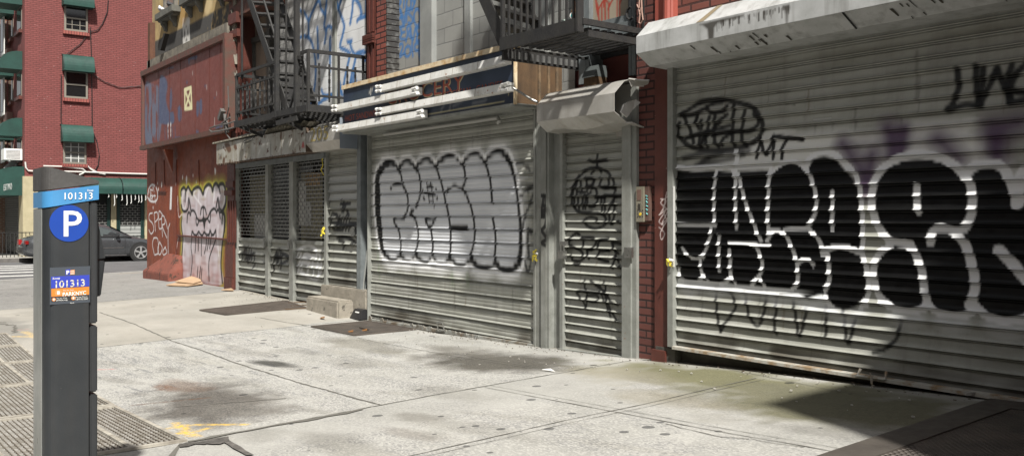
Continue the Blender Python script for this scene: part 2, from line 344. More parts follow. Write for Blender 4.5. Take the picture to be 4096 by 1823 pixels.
def wear(cv,n=1.):
    x0,x1,z0,z1=cv.A.min(),cv.A.max(),cv.B.min(),cv.B.max(); r=rng.uniform; ar=(x1-x0)*(z1-z0)*n
    for k in range(int(ar*1.2)):   # buffed-over rectangles of slightly different grey
        a,b=r(x0,x1),r(z0,z1); w,h=r(.15,.6),r(.08,.3); g=r(.20,.40); cv.fill([(a,b),(a+w,b+r(-.02,.02)),(a+w*r(.9,1.1),b+h),(a+r(-.03,.03),b+h)],(g,g*1.01,g*.93),r(.15,.4),.015,sm=False,raw=True)
    for k in range(int(ar*7)):   # dirt and rust runs
        a,b=r(x0,x1),r(z0,z1); L=r(.05,.4); c=(.12,.075,.04) if r()<.35 else (.10,.10,.085); cv.stroke([(a,b),(a+r(-.01,.01),b-L)],r(.008,.025),c,r(.2,.55),.8,sm=False,raw=True)
    for k in range(int(ar*5)):   # scratches
        a,b=r(x0,x1),r(z0,z1); cv.stroke([(a,b),(a+r(.05,.35),b+r(-.01,.01))],.007,(.5,.5,.48) if r()<.5 else (.06,.06,.055),r(.3,.7),.6,sm=False,raw=True)
    for k in range(int((x1-x0)*9)):  # splashed dirt at the foot
        cv.blot((r(x0,x1),z0+r(-.05,.12)),r(.08,.3),r(.04,.12),(.10,.092,.075),r(.3,.6),True)
def text(s,size,loc,rot,mat,parent,name='lettering',xs=1.,ext=.002,label=None,bold=0.,sp=1.,align='LEFT',shear=0):
    cu=bpy.data.curves.new('t','FONT'); cu.body=s; cu.size=size; cu.extrude=ext; cu.offset=bold; cu.space_character=sp; cu.align_x=align; cu.resolution_u=3; cu.shear=shear
    o=bpy.data.objects.new('t',cu); COL.objects.link(o); bpy.context.view_layer.update()
    me=bpy.data.meshes.new_from_object(o.evaluated_get(bpy.context.evaluated_depsgraph_get())); bpy.data.objects.remove(o)
    me.transform(Matrix.Translation(Vector(loc))@rot.to_4x4()@Matrix.Diagonal((xs,1,1,1))); me.materials.clear()
    return link(name,me,mat,parent,label)
RF=Matrix.Rotation(math.pi/2,3,'X')                         # text on the facade (faces -Y)
RX=Matrix.Rotation(math.pi/2,3,'Z')@Matrix.Rotation(math.pi/2,3,'X')  # text facing +X
K=(.0035,.0035,.0035); WH=(.72,.73,.74); BLUE=(.045,.17,.42); 
# ================================================================ GROUND
def st(name,mb,mat,**k): 
    o=mb.build(name,mat,**k); o['kind']='structure'; return o
XB=-38.8
rd=MB().quad((-400,-300,ROAD),(300,-300,ROAD),(300,300,ROAD),(-400,300,ROAD)); st('road',rd,m_asph)
GX=[-5.93,-7.76,-7.80,-9.54,-9.58,-11.08,-11.12,-12.28,-12.32,-13.4]; GY0,GY1=-5.95,-4.30
xs=np.unique(np.round(np.concatenate([np.linspace(-25,-17,90),np.linspace(-17,-2,500),np.linspace(-2,8,40),[-13.4,-5.93]]),4))
ys=np.unique(np.round(np.concatenate([np.linspace(-7.4,GY0,12),np.linspace(GY0,GY1,30),np.linspace(GY1,.45,160)]),4))
XX,YY=np.meshgrid(xs,ys); ZZ=zg(XX,YY)+(vnoise(XX*1.1,YY*1.3)-.5)*.012
me=gridmesh('sidewalk',XX,YY,ZZ)
gmap=lambda px,py:G(px,py)[:2]
cv=Canvas(XX,YY,gmap)
# multiply layer: stains
DK=(.30,.27,.24)
for k in range(60):
    x,y=rng.uniform(-11.4,-2.8),rng.uniform(-4.2,-.2); g_=rng.uniform(.55,.9); cv.blot((x,y),rng.uniform(.2,.7),rng.uniform(.05,.2),(g_,g_*.99,g_*.96),.6,True,rng.uniform(-.1,.3))
cv.blot((-7.1,-.95),1.1,.6,(.26,.245,.22),1.,True,.1); cv.blot((-7.9,-.75),.75,.22,(.4,.38,.35),.55,True)
cv.blot((-7.3,-3.72),1.05,.55,(.30,.28,.265),1.,True,-.15); cv.blot((-6.7,-3.6),.5,.3,(.42,.40,.38),.8,True); cv.blot((-8.3,-3.6),.5,.22,(.45,.33,.27),.7,True)
cv.blot((-8.9,-2.5),.42,.13,(.20,.20,.19),1.,True,.2); cv.blot((-9.3,-1.2),1.0,.28,(.42,.40,.34),.6,True)
cv.blot((-4.7,-.5),1.5,.5,(.46,.45,.27),1.,True); cv.blot((-3.5,-.8),1.2,.7,(.40,.39,.27),1.,True); cv.blot((-5.5,-.8),.7,.35,(.72,.68,.55),.7,True)
cv.blot((-4.4,-1.35),.6,.25,(.66,.62,.52),.6,True); cv.blot((-5.4,-2.9),.3,.12,(.45,.43,.4),.6,True); cv.blot((-4.9,-3.2),.35,.1,(.55,.52,.5),.6,True)
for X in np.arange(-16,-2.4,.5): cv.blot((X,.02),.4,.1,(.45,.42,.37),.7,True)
idx=np.nonzero(XX.ravel()<-16.4)[0]; cv._over(idx,np.full(idx.size,.9),(.62,.62,.63))
idx=np.nonzero((XX.ravel()<-11.6)&(XX.ravel()>-16.4))[0]; cv._over(idx,np.full(idx.size,.55)*(1-.3*vnoise(XX.ravel()[idx]*2,YY.ravel()[idx]*2)),(.90,.83,.74))
cv.blot((-14,-4.2),1.6,.35,(.5,.5,.5),.6,True); cv.blot((-20,-3.6),2.6,.9,(.55,.55,.56),.7,True)
cv.store(me)
# second layer: sprayed yellow / red utility marks, rust
c2=Canvas(XX,YY,gmap); YE=(.62,.40,.05)
for P in ([(650,1718),(760,1700),(980,1697)],[(690,1735),(770,1728),(830,1712)],[(700,1690),(740,1722),(790,1745)],[(735,1700),(760,1742)]): c2.stroke(P,.05,YE,.9,.8)
for P in ([(30,1345),(120,1346),(145,1340)],[(95,1325),(150,1352)]): c2.stroke(P,.08,(.6,.42,.15),.7,.8)
c2.stroke([(395,1478),(455,1476)],.035,(.55,.10,.10),.8,.6); c2.stroke([(55,1320),(110,1316)],.04,(.5,.12,.1),.6,.6)
c2.stroke([(525,1620),(640,1608),(835,1589)],.04,(.10,.045,.02),.8,.7); c2.blot(G(665,1551)[:2],.3,.09,(.13,.06,.03),.7,True)
c2.stroke([(480,1095),(560,1090)],.12,(.5,.33,.16),.5,.9)
c2.store(me,'paint2')
# roughness map: aggregate in R, scuffs in G
X1,Y1=XX.ravel(),YY.ravel(); R=np.where(X1<-16.4,.55,np.where(X1<-11.6,.12,np.where(X1<-6,1.,.85)))
near=np.clip((Y1+.0)/-1.2,0,1); R=R*np.where(X1>-11.6,.25+.75*near,1)*np.where((X1>-6)&(Y1>-1.9),.6,1)*np.where((X1<-5.2)&(X1>-6),.55,1)
Gc=np.where((X1>-11.6)&(X1<-8.2),1.,np.where((X1>-8.2)&(X1<-6.4),.35,np.where(X1<-16.4,.6,.12)))*np.clip((Y1+.2)/-1.5,.3,1)
at=me.color_attributes.new('rough','FLOAT_COLOR','POINT'); at.data.foreach_set('color',np.stack([R,Gc,R*0,R*0+1],-1).astype('f').ravel())
bm=bmesh.new(); bm.from_mesh(me)
dl=[f for f in bm.faces if -13.4<f.calc_center_median().x<-5.93 and GY0<f.calc_center_median().y<GY1]
bmesh.ops.delete(bm,geom=dl,context='FACES'); bm.to_mesh(me); bm.free()
sw=link('sidewalk',me,m_ground,shade=True); sw['kind']='structure'
# kerbs of our sidewalk
kb=MB()
for a,b in zip(np.arange(-25,8,.75)[:-1],np.arange(-25,8,.75)[1:]):
    kb.add([(a+.01,-7.4,ROAD-.1),(b,-7.4,ROAD-.1),(b,-7.4,zg(b,-7.4)+.006),(a+.01,-7.4,zg(a,-7.4)+.006),(a+.01,-7.56,ROAD-.1),(b,-7.56,ROAD-.1),(b,-7.56,zg(b,-7.4)),(a+.01,-7.56,zg(a,-7.4))],[(0,1,2,3),(4,5,6,7),(3,2,6,7),(0,3,7,4),(1,2,6,5)])
for a,b in zip(np.arange(-7.5,14,1.)[:-1],np.arange(-7.5,14,1.)[1:]):
    za,zb=zg(-25,a)+.006,zg(-25,b)+.006; kb.add([(-25,a+.01,ROAD-.1),(-25,b,ROAD-.1),(-25,b,zb),(-25,a+.01,za),(-25.16,a+.01,ROAD-.1),(-25.16,b,ROAD-.1),(-25.16,b,zb),(-25.16,a+.01,za)],[(0,1,2,3),(4,5,6,7),(3,2,6,7),(0,3,7,4),(1,2,6,5)])
st('kerb',kb,m_kerb)
side=MB().quad((-25,.45,zg(-25,.45)),(-22.3,.45,zg(-22.3,.45)),(-22.3,14,zg(-22.3,.5)),(-25,14,zg(-25,.5))); st('side_sidewalk',side,m_farside)
# seams between slabs
def strip(mb,P,w,up=.004,amp=.006,seg=.08):
    P=[Vector((p[0],p[1],0)) for p in P]
    for a,b in zip(P[:-1],P[1:]):
        n=max(2,int((b-a).length/seg)); d=(b-a).normalized(); s=Vector((-d.y,d.x,0)); vs=[]
        for i in range(n+1):
            q=a.lerp(b,i/n); o=(random.random()-.5)*2*amp; ww=w*(.55+.9*random.random())/2
            for k in (-1,1):
                r=q+s*(o+k*ww); vs.append((r.x,r.y,float(zg(r.x,r.y))+up+(float(vnoise(np.array(r.x*1.1),np.array(r.y*1.3)))-.5)*.012))
        mb.add(vs,[(2*i,2*i+1,2*i+3,2*i+2) for i in range(n)])
    return mb
sm=MB(); strip(sm,[(-5.99,-.15),(-6.0,-2.9),(-5.92,-4.28)],.014); strip(sm,[(-5.95,-3.0),(-5.9,-4.3)],.05,.006,.02); strip(sm,[(-14.9,-2.82),(-10.4,-2.72),(-6.02,-2.82)],.016)
strip(sm,[(-5.95,-1.885),(-4.45,-1.90),(-2.4,-1.905)],.009,amp=.002); strip(sm,[(-4.45,-.3),(-4.45,-4.6)],.010,amp=.002); strip(sm,[(-4.37,-.3),(-4.37,-4.6)],.006,amp=.002); strip(sm,[(-6.0,-1.80),(-2.4,-1.83)],.005,amp=.002)
strip(sm,[(-11.6,-4.2),(-11.55,-1.6),(-11.47,.1)],.012); strip(sm,[(-16.38,-4.6),(-16.4,-1.3),(-16.5,.2)],.014); strip(sm,[(-7.9,-.9),(-6.05,-.95)],.008)
strip(sm,[(-11.6,-.95),(-9.2,-.98),(-6.2,-1.0)],.007); strip(sm,[(-7.36,-3.95),(-6.9,-3.2)],.012,amp=.012); strip(sm,[G(1240,1302)[:2],G(1150,1290)[:2],G(1040,1270)[:2]],.012)
strip(sm,[(-2.9,-1.93),(-3.25,-1.95),(-3.4,-2.02),(-3.9,-1.96)],.007,amp=.012); strip(sm,[G(2800,1455)[:2],G(3300,1552)[:2],G(3800,1640)[:2]],.006,amp=.004)
for P in ([(-16.9,-4.2),(-17.8,-4.9),(-18.6,-6.3)],[(-14.6,-4.15),(-15.5,-4.7),(-17,-5.6)],[(-13.4,-4.2),(-14.2,-4.1),(-15.2,-4.5)],[(-5.9,-4.35),(-5.2,-4.7),(-4.9,-5.6)]): strip(sm,P,.03,amp=.03,seg=.1)
st('pavement_joints',sm,flat('joint_dirt',(.12,.115,.10),.9))
# ragged asphalt-filled gap beside the grate
gp=MB()
for P in ([(712,1783),(745,1772),(800,1768),(850,1757),(915,1747),(912,1755),(870,1766),(850,1768),(820,1779),(780,1778),(750,1788),(720,1791)],[(893,1757),(913,1753),(918,1764),(938,1776),(965,1790),(985,1806),(1018,1823),(985,1823),(958,1808),(930,1794),(912,1780),(897,1772)],[(820,1776),(850,1768),(895,1760),(897,1772),(880,1778),(850,1779)]): gp.quad(*[Vector(G(*p))+Vector((0,0,.008)) for p in P])
st('broken_slab_gap',gp,M('gap_dirt',(.05,.047,.042),(.13,.12,.11),12,.95,0,.8,40))
# far sidewalk + crosswalk
fs=MB(); KX=-35.35
fs.box(XB-.1,KX,-9,-1.75,ROAD-.1,-.02); fs.box(XB-.1,-37.25,-1.75,16,ROAD-.1,-.021); fs.box(-75,XB-.1,-9,.2,ROAD-.1,-.022)
st('far_sidewalk',fs,m_farside)
fk=MB(); fk.box(KX,KX+.16,-9,-1.75,ROAD-.1,-.012); fk.box(-37.25,-37.09,-1.74,16,ROAD-.1,-.013); st('far_kerb',fk,M('dark_steel_kerb',(.10,.095,.09),(.16,.15,.14),4,.8))
cw=MB()
for py in (1063,1070.5,1079,1090,1103.5,1119):
    d=ray(60,py); t=(ROAD-CZ)/d[2]; X=d[0]*t; cw.quad((X-.22,-4.6,ROAD+.004),(X+.24,-4.6,ROAD+.004),(X+.24,-.2,ROAD+.004),(X-.22,-.2,ROAD+.004))
st('crosswalk_marking',cw,m_mark)
pm=MB(); c=WX(0,0,-30); pm.disc((-28.2,1.1,ROAD+.001),.35,(0,0,1),.004); pm.disc((-30.5,2.9,ROAD+.001),.3,(0,0,1),.004); st('manhole_cover',pm,m_steelpl)
rp=MB().quad((-26.5,-.9,ROAD+.003),(-25.4,-.7,ROAD+.003),(-25.5,1.6,ROAD+.003),(-26.7,1.3,ROAD+.003)); st('road_patch',rp,M('rusty_patch',(.16,.12,.08),(.11,.11,.11),3,.9))
# hatches
def polyplate(name,P,mat,label,cat,t=.012,frame=None,group=None):
    root=thing(name,P[0],label,cat,group); q=[Vector(p)+Vector((0,0,.004)) for p in P]; MB().prism(q,(0,0,t)).build('plate',mat,root)
    if frame:
        c=sum(q,Vector())/len(q); f=MB()
        for a,b in zip(q,q[1:]+q[:1]): f.bar(a+Vector((0,0,.008)),b+Vector((0,0,.008)),frame,.016)
        f.build('frame',m_steelpl,root)
    return root
polyplate('cellar_hatch',[G(*p) for p in ((803,1242),(906,1260),(1219,1232),(1143,1205))],m_steelpl,'smooth brown steel cellar hatch in the sidewalk before the concrete steps','hatch',frame=.05)
h2=polyplate('cellar_hatch',[G(*p) for p in ((1247,1308),(1421,1345),(1660,1319),(1469,1287))],m_cheq,'small chequered steel cellar hatch in front of the dollar sign shutter','hatch',frame=.03)
MB().bar(G(1500,1322)+Vector((0,0,.02)) if False else Vector(G(1440,1317))+Vector((0,0,.03)),Vector(G(1475,1325))+Vector((0,0,.03)),.03,.012).build('handle',m_steelpl,h2)
pl=thing('cellar_door',(-1.6,-.3,float(zg(-1.6,-.3))),'large dark chequered steel cellar door at the bottom right corner','cellar door')
mb=MB(); 
def slopeplate(mb,x0,x1,y0,y1,t,up=.004):
    n=6
    for i in range(n):
        a,b=x0+(x1-x0)*i/n,x0+(x1-x0)*(i+1)/n; v=[]
        for (x,y) in ((a,y0),(b,y0),(b,y1),(a,y1)): v.append((x,y,float(zg(x,y))+up))
        v+=[(x,y,z+t) for x,y,z in v]; mb.add(v,[(0,3,2,1),(4,5,6,7),(0,1,5,4),(1,2,6,5),(2,3,7,6),(3,0,4,7)])
slopeplate(mb,-2.50,-.2,-3.6,-.36,.012); mb.build('plate',m_cheq,pl)
mb=MB(); slopeplate(mb,-2.72,-2.5,-3.9,-.14,.02); slopeplate(mb,-2.5,-.2,-.36,-.14,.02); slopeplate(mb,-2.5,-.2,-3.9,-3.6,.02); mb.build('frame',M('dark_steel_frame',(.065,.057,.05),(.09,.08,.068),4,.6,.2,.2,50),pl)
# subway grates
m_gbar=M('grating_sides',(.13,.11,.085),(.075,.062,.048),9,.7,0,0); m_gx=M('galvanised_cross_bar',(.50,.49,.46),(.28,.26,.22),12,.4,.3,0)
def pit():
    m=MB(); m.box(-13.4,-5.93,GY0,GY1,-.62,-.6); p=MB()
    p.quad((-13.4,GY1,-.6),(-5.93,GY1,-.6),(-5.93,GY1,float(zg(-5.93,GY1))),(-7.8,GY1,float(zg(-7.8,GY1))),(-9.56,GY1,float(zg(-9.5,GY1))),(-11.4,GY1,float(zg(-11.4,GY1))),(-13.4,GY1,float(zg(-13.4,GY1))))
    p.quad((-5.93,GY1,-.6),(-5.93,GY0,-.6),(-5.93,GY0,float(zg(-5.93,GY0))),(-5.93,GY1,float(zg(-5.93,GY1))))
    p.quad((-13.4,GY1,-.6),(-13.4,GY0,-.6),(-13.4,GY0,float(zg(-13.4,GY0))),(-13.4,GY1,float(zg(-13.4,GY1))))
    f=MB(); f.add(m.v,m.f); f.add(p.v,p.f); o=st('vent_pit',f,M('pit_debris',(.13,.10,.065),(.05,.04,.03),10,.95,0,.8,30)); return o
pit()
panels=[(-5.93,-7.76),(-7.80,-9.54),(-9.58,-11.08),(-11.12,-12.28),(-12.32,-13.4)]
glab=['nearest ventilation grate, beside the base of the blue and black parking meter','second ventilation grate from the camera, half hidden by the parking meter','third ventilation grate from the camera in the sidewalk row','fourth ventilation grate from the camera in the sidewalk row','farthest ventilation grate, beside the cracked yellow marked slab']
for (a,b),lb in zip(panels,glab):
    b,a=a-.02,b+.02; z0,z1=float(zg(a,-4.5)),float(zg(b,-4.5)); r=thing('ventilation_grate',(a,GY1,z0),lb,'grate','ventilation grates in a row along the sidewalk')
    zz=lambda x:z0+(z1-z0)*(x-a)/(b-a)
    for (y0,y1) in ((-4.32,-4.62),(-4.66,-5.30),(-5.34,-5.93)):
        g=MB(); y=y0-.02
        while y>y1+.01:
            g.bar((a+.02,y,zz(a)-.006),(b-.02,y,zz(b)-.006),.006,.035); y-=.034
        g.build('bearing_bars',m_gbar,r); g=MB()
        x=a+.03; k=0
        while x<b-.02:
            g.bar((x,y0,zz(x)+.001),(x,y1,zz(x)+.001),.012,.014); x+=.06; k+=1
        g.build('cross_bars',m_gx,r)
    f=MB()
    for x in (a,b): f.bar((x,GY1,zz(x)),(x,GY0,zz(x)),.04,.045)
    for y in (-4.31,-4.64,-5.32,-5.94): f.bar((a+.02,y,zz(a)-.003),(b-.02,y,zz(b)-.003),.03,.045)
    f.build('frame',M('grate_frame',(.38,.36,.31),(.2,.18,.15),8,.8),r)
# ================================================================ FAR RED BUILDING (across the side street)
rb=thing('brick_building',(XB,0,0),'tall crimson painted brick building with green awnings across the street','building')
YC=WX(99,800,XB)[1]      # its near corner
def wx(px,py): return WX(px,py,XB)
mb=MB(); mb.box(-50,XB,YC,22,-.3,22); mb.build('wall',m_redbld,rb)
# ground floor cream bays / frames on the facing side
zt=wx(300,700)[2]; mb=MB()
for a,b in ((99,150),(442,463),(576,612)): mb.box(XB,XB+.10,wx(a,0)[1],wx(b,0)[1],-.05,zt-(.1 if a<200 else .35))
mb.box(XB,XB+.08,wx(463,0)[1],wx(576,0)[1],-.05,.25); mb.build('cream_pier',m_cream,rb)
def awning(parent,y0,y1,z0,z1,p,X=None,Y=None,name='awning',label=None,val=.12):
    """quarter-round canvas awning; on plane X (faces +X) or plane Y (faces -Y)"""
    n=8; pr=[]
    for i in range(n+1):
        t=i/n*math.pi/2; pr.append((p*math.sin(t)**.8,z1-(z1-z0-val)*(1-math.cos(t))))
    pr.append((p,z0)); pr=[(.003,z1)]+pr[1:]; L=pr+[(.003,z0)]
    f=(lambda a,o,z:(X+o,a,z)) if X is not None else (lambda a,o,z:(a,Y-o,z))
    m=MB(); A=[f(y0,o,z) for o,z in L]; B=[f(y1,o,z) for o,z in L]; N=len(L)
    m.add(A+B,[tuple(range(N)),tuple(range(2*N-1,N-1,-1))]+[(i,i+1,N+i+1,N+i) for i in range(N-1)])
    a=m.build(name,m_awn,parent,label)
    e=MB()
    for k in range(N-3): e.bar(f(y0-.01,L[k][0]+.01,L[k][1]),f(y0-.01,L[k+1][0]+.01,L[k+1][1]),.03,.02); 
    e.build('edge_piping',flat('piping',(.008,.03,.025)),a); return a
# three windows on the facing side
for i,(wl,wr,wt,wb,al,ar,at_,ab) in enumerate(((256,350,25,127,246,369,-30,32),(256,350,285,394,248,370,223,290),(252,344,566,656,242,366,501,570))):
    y0,y1=wx(wl,0)[1],wx(wr,0)[1]; z0,z1=wx(300,wb)[2],wx(300,wt)[2]
    m=MB(); fw=.07
    for (a,b,c,d) in ((y0,y0+fw,z0,z1),(y1-fw,y1,z0,z1),(y0+fw,y1-fw,z0,z0+fw),(y0+fw,y1-fw,z1-fw,z1),(y0+fw,y1-fw,(z0+z1)/2-.03,(z0+z1)/2+.03)): m.box(XB+.01,XB+.06,a,b,c,d)
    w=m.build('window',m_wfr,rb)
    g=MB().box(XB+.005,XB+.03,y0+fw,y1-fw,z0+fw,z1-fw); g.build('pane',m_pane if i==2 else m_glass,w)
    if i!=1:
        g=MB()
        for k in (1,2): g.box(XB+.03,XB+.04,y0+(y1-y0)*k/3-.012,y0+(y1-y0)*k/3+.012,z0+fw,(z0+z1)/2 if i!=2 else z1-fw)
        for zz in ((z0*.75+z1*.25),)+((z0*.25+z1*.75,) if i==2 else ()): g.box(XB+.03,XB+.042,y0+fw,y1-fw,zz-.012,zz+.012)
        g.build('muntins',m_wfr if i!=2 else m_white,w)
    MB().box(XB,XB+.10,y0-.05,y1+.05,z0-.14,z0-.01).build('sill',brickmat('brick_sill_%d'%i,(.25,.06,.05),(.3,.09,.07),(.07,.02,.02),w=.1,h=.5) if i==0 else bpy.data.materials['brick_sill_0'],w)
    awning(rb,wx(al,0)[1],wx(ar,0)[1],wx(300,ab)[2],wx(300,at_)[2],.42,X=XB+.002,label='green domed window awning')
for a,b in ((320,468),(473,600)): awning(rb,wx(a,0)[1]-.0,wx(b,0)[1],wx(0,770)[2],wx(0,698)[2]-.02,.85,X=XB+.002,val=.2,label='long green shopfront awning')
# shopfront under the awning : grille, roll gate, window frames
for a,b in ((150,442),(463,576)):
    y0,y1=wx(a,0)[1]+.03,wx(b,0)[1]-.03; z1=wx(0,760)[2]; zm=wx(0,905)[2]
    w=MB().box(XB+.005,XB+.03,y0,y1,.2,z1).build('shop_window',m_black,rb)
    f=MB(); 
    for y in (y0,y1-.12): f.box(XB+.03,XB+.09,y,y+.12,0,z1)
    f.build('frame',m_greenf,w); g=MB(); z=zm+.02; k=0
    while z<z1-.55: 
        g.box(XB+.05,XB+.062,y0+.12,y1-.12,z,z+.022); y=y0+.2+(k%2)*.1
        while y<y1-.2: g.box(XB+.048,XB+.060,y,y+.02,z,z+.1); y+=.2
        z+=.1; k+=1
    g.build('grille',flat('grille_steel',(.20,.20,.19),.45),w)
    s=MB(); z=.25
    while z<zm-.02: s.box(XB+.035,XB+.065,y0+.12,y1-.12,z,z+.13); z+=.15
    s.build('roll_gate',flat('far_gate_grey',(.30,.31,.30)),w)
# street side (plane Y=YC) : window columns and awnings seen edge on
def wy(px,py): return W(px,py,YC)
for j,(px0,px1) in enumerate(((70,88),(36,54))):
    for k,(zt_,zb_) in enumerate(((30,125),(285,388),(548,650))):
        x0,x1=X_(px0,YC),X_(px1,YC); z1=wy(80,zt_)[2]; z0=wy(80,zb_)[2]
        w=MB().box(x0,x1,YC-.02,YC+.02,z0,z1).build('window',m_wfr,rb); MB().box(x0+.08,x1-.08,YC-.035,YC-.02,z0+.08,z1-.08).build('pane',m_glass,w)
        MB().box(x0-.05,x1+.05,YC-.12,YC,z0-.14,z0-.01).build('sill',m_redcol,w)
        awning(rb,x0-.1,x1+.12,z1-.02,z1+.70,.8,Y=YC-.002,label='green domed window awning on the street side')
        if j==1 and k<3: MB().box(x0+.1,x1-.1,YC-.22,YC-.01,z0-.95,z0-.45).build('air_vent',flat('vent_rust',(.17,.09,.07)),rb)
a=awning(rb,X_(-30,YC),X_(98,YC),wy(60,786)[2],wy(90,668)[2],1.3,Y=YC-.002,val=.3,label='large green restaurant awning with white lettering')
t_=text('ESTIVO',.30,(X_(64,YC-1.31)-2.5,YC-1.312,wy(60,786)[2]+.06),RF,m_white,a,xs=1.5,sp=1.25)
_l=t_.data; 
mb=MB(); mb.box(X_(-30,YC),X_(90,YC),YC-.03,YC+.01,-.02,wy(60,786)[2]); en=mb.build('entrance',m_black,rb)
g=MB(); x=X_(20,YC)
while x<X_(82,YC):
    g.box(x,x+.02,YC-.06,YC-.045,.1,2.6); x+=.14
z=.2
while z<2.6: g.box(X_(20,YC),X_(82,YC),YC-.065,YC-.05,z,z+.015); z+=.09
g.build('grille',flat('grille_steel2',(.16,.16,.15)),en)
MB().box(X_(84,YC),XB+.09,YC-.08,YC,-.02,zt-.1).build('corner_pilaster',m_cream,rb)
# air conditioner, cables
ac=thing('air_conditioner',(X_(30,YC-.5),YC-.5,wy(30,645)[2]),'boxy white window air conditioner above the green lettered awning','air conditioner')
x0,x1=X_(10,YC-.6),X_(10,YC-.6)+.75; z0,z1=wy(30,660)[2],wy(30,618)[2]
MB().box(x0,x1,YC-.65,YC-.02,z0,z1).build('casing',m_white,ac,bev=.015)
g=MB(); z=z0+.06
while z<z1-.05: g.box(x1,x1+.01,YC-.58,YC-.1,z,z+.02); z+=.05
g.build('louvres',flat('louvre_grey',(.3,.3,.3)),ac)
MB().bar((x1,YC-.5,z0-.05),(X_(95,YC-.02),YC-.5,z0-.05),.04,.04).bar((x0+.1,YC-.5,z0-.35),(x0+.1,YC-.2,z0-.02),.25,.2).build('bracket',flat('bracket_grey',(.3,.3,.3)),ac)
cb=MB()
for P,r in (([(100,648),(103,672),(112,683),(150,686),(230,686)],.03),([(172,664),(260,667),(330,676),(342,686),(330,694),(315,700)],.03),([(150,684),(330,688),(480,694),(600,697)],.035),([(345,658),(360,676),(380,690),(420,698)],.022),([(338,660),(372,680),(400,696)],.018)):
    cb.tube([Vector(wx(*p))+Vector((.06,0,0)) for p in P],r,6)
tag(cb.build('wall_cable',flat('cable_white',(.6,.58,.55)),None),'pale cables strung along the crimson brick wall above the green shopfront awning','cable')
cb=MB()
for P in ([(432,0),(428,50),(410,95),(390,122),(352,132)],[(352,138),(320,178),(262,222)],[(360,110),(364,210),(366,300),(368,520),(388,570),(396,620),(392,660),(375,690)],[(244,300),(243,480),(246,500)],[(370,300),(420,330),(480,352),(575,344)]):
    cb.tube([Vector(wx(*p))+Vector((.04,0,0)) for p in P],.016,5)
tag(cb.build('wall_wire',m_wirek,None),'thin dark loose wires hanging down the crimson brick wall between windows','wire')
# brown building next along the avenue
bb=thing('brick_building',(-46,YC,0),'brown brick building at the far left edge beyond the crimson one','building')
MB().box(-60,X_(26,YC),YC-.25,YC+8,-.1,22).build('wall',m_brownbrick,bb)
for zt_,zb_ in ((100,250),(330,480),(560,660)):
    x0,x1=X_(4,YC-.25),X_(18,YC-.25); w=MB().box(x0,x1,YC-.27,YC-.24,W(10,zb_,YC)[2],W(10,zt_,YC)[2]).build('window',m_white,bb); MB().box(x0+.15,x1-.15,YC-.29,YC-.27,W(10,zb_,YC)[2]+.15,W(10,zt_,YC)[2]-.15).build('pane',m_glass,w)
fs_=MB(); y=YC-1.6
fz=-.02; x=XB-6
while x<XB+.5: fs_.bar((x,y,fz),(x,y,fz+.95),.022,.022); x+=.13
for z in (fz+.1,fz+.93): fs_.bar((XB-6,y,z),(XB+.5,y,z),.04,.03)
fs_.bar((XB+.5,y,fz),(XB+.5,y,fz+1.0),.06,.06)
yy=y
while yy<YC+1.9: fs_.bar((XB+.5,yy,fz),(XB+.5,yy,fz+.95),.022,.022); yy+=.13
for z in (fz+.1,fz+.93): fs_.bar((XB+.5,y,z),(XB+.5,YC+1.9,z),.03,.03)
tag(fs_.build('railing',m_black,None),'low black iron railing around the restaurant entrance on the far corner','railing')
fs_=MB(); y0,y1=wx(470,0)[1],wx(572,0)[1]; yy=y0
while yy<y1: fs_.bar((XB+.25,yy,-.02),(XB+.25,yy,.75),.02,.02); yy+=.14
for z in (.72,.5,.1): fs_.bar((XB+.25,y0,z),(XB+.25,y1,z),.03,.03)
tag(fs_.build('railing',m_black,None),'low black railing under the shop window behind the parked car','railing')
# dangling icicle lights under the awning
il=MB()
for px,h in ((414,18),(437,50),(445,20),(467,30),(486,48),(503,42),(519,28),(533,38),(544,38),(560,30),(575,44)):
    p=Vector(wx(px,772))+Vector((.8,0,0)); il.tube([p,p+Vector((0,.02,-h*.009)),p+Vector((0,-.01,-h*.0105))],.014,5)
tag(il.build('icicle_light_string',m_white,None),'string of unlit white icicle lights dangling below the long green awning','light string')

# ---------------------------------------------------------------- parked sedan
car=thing('parked_car',(-36.1,1.0,ROAD),'dark grey sedan parked across the street, partly hidden by the parking meter','car')
mcar=M('charcoal_car_paint',(.06,.064,.068),(.052,.055,.06),2,.22,.3,0,coat=1.); mchr=flat('chrome_trim',(.5,.5,.5),.2,.9); mtyre=flat('tyre_rubber',(.02,.02,.02),.85); mcg=glassmat('car_glass',(.05,.06,.06),.03)
cx=-36.18; yr=WX(103,900,-35.35)[1]; z0=ROAD   # rear bumper y
def loft(secs,mat,name,parent,shade=True,closed=True,bevel=0):
    n=len(secs[0]); vs=[v for s in secs for v in s]; fs=[]
    for i in range(len(secs)-1):
        for k in range(n-(0 if closed else 1)): fs.append((i*n+k,i*n+(k+1)%n,(i+1)*n+(k+1)%n,(i+1)*n+k))
    fs+=[tuple(range(n)),tuple((len(secs)-1)*n+k for k in range(n-1,-1,-1))]
    return MB().add(vs,fs).build(name,mat,parent,shade=shade)
S=[]
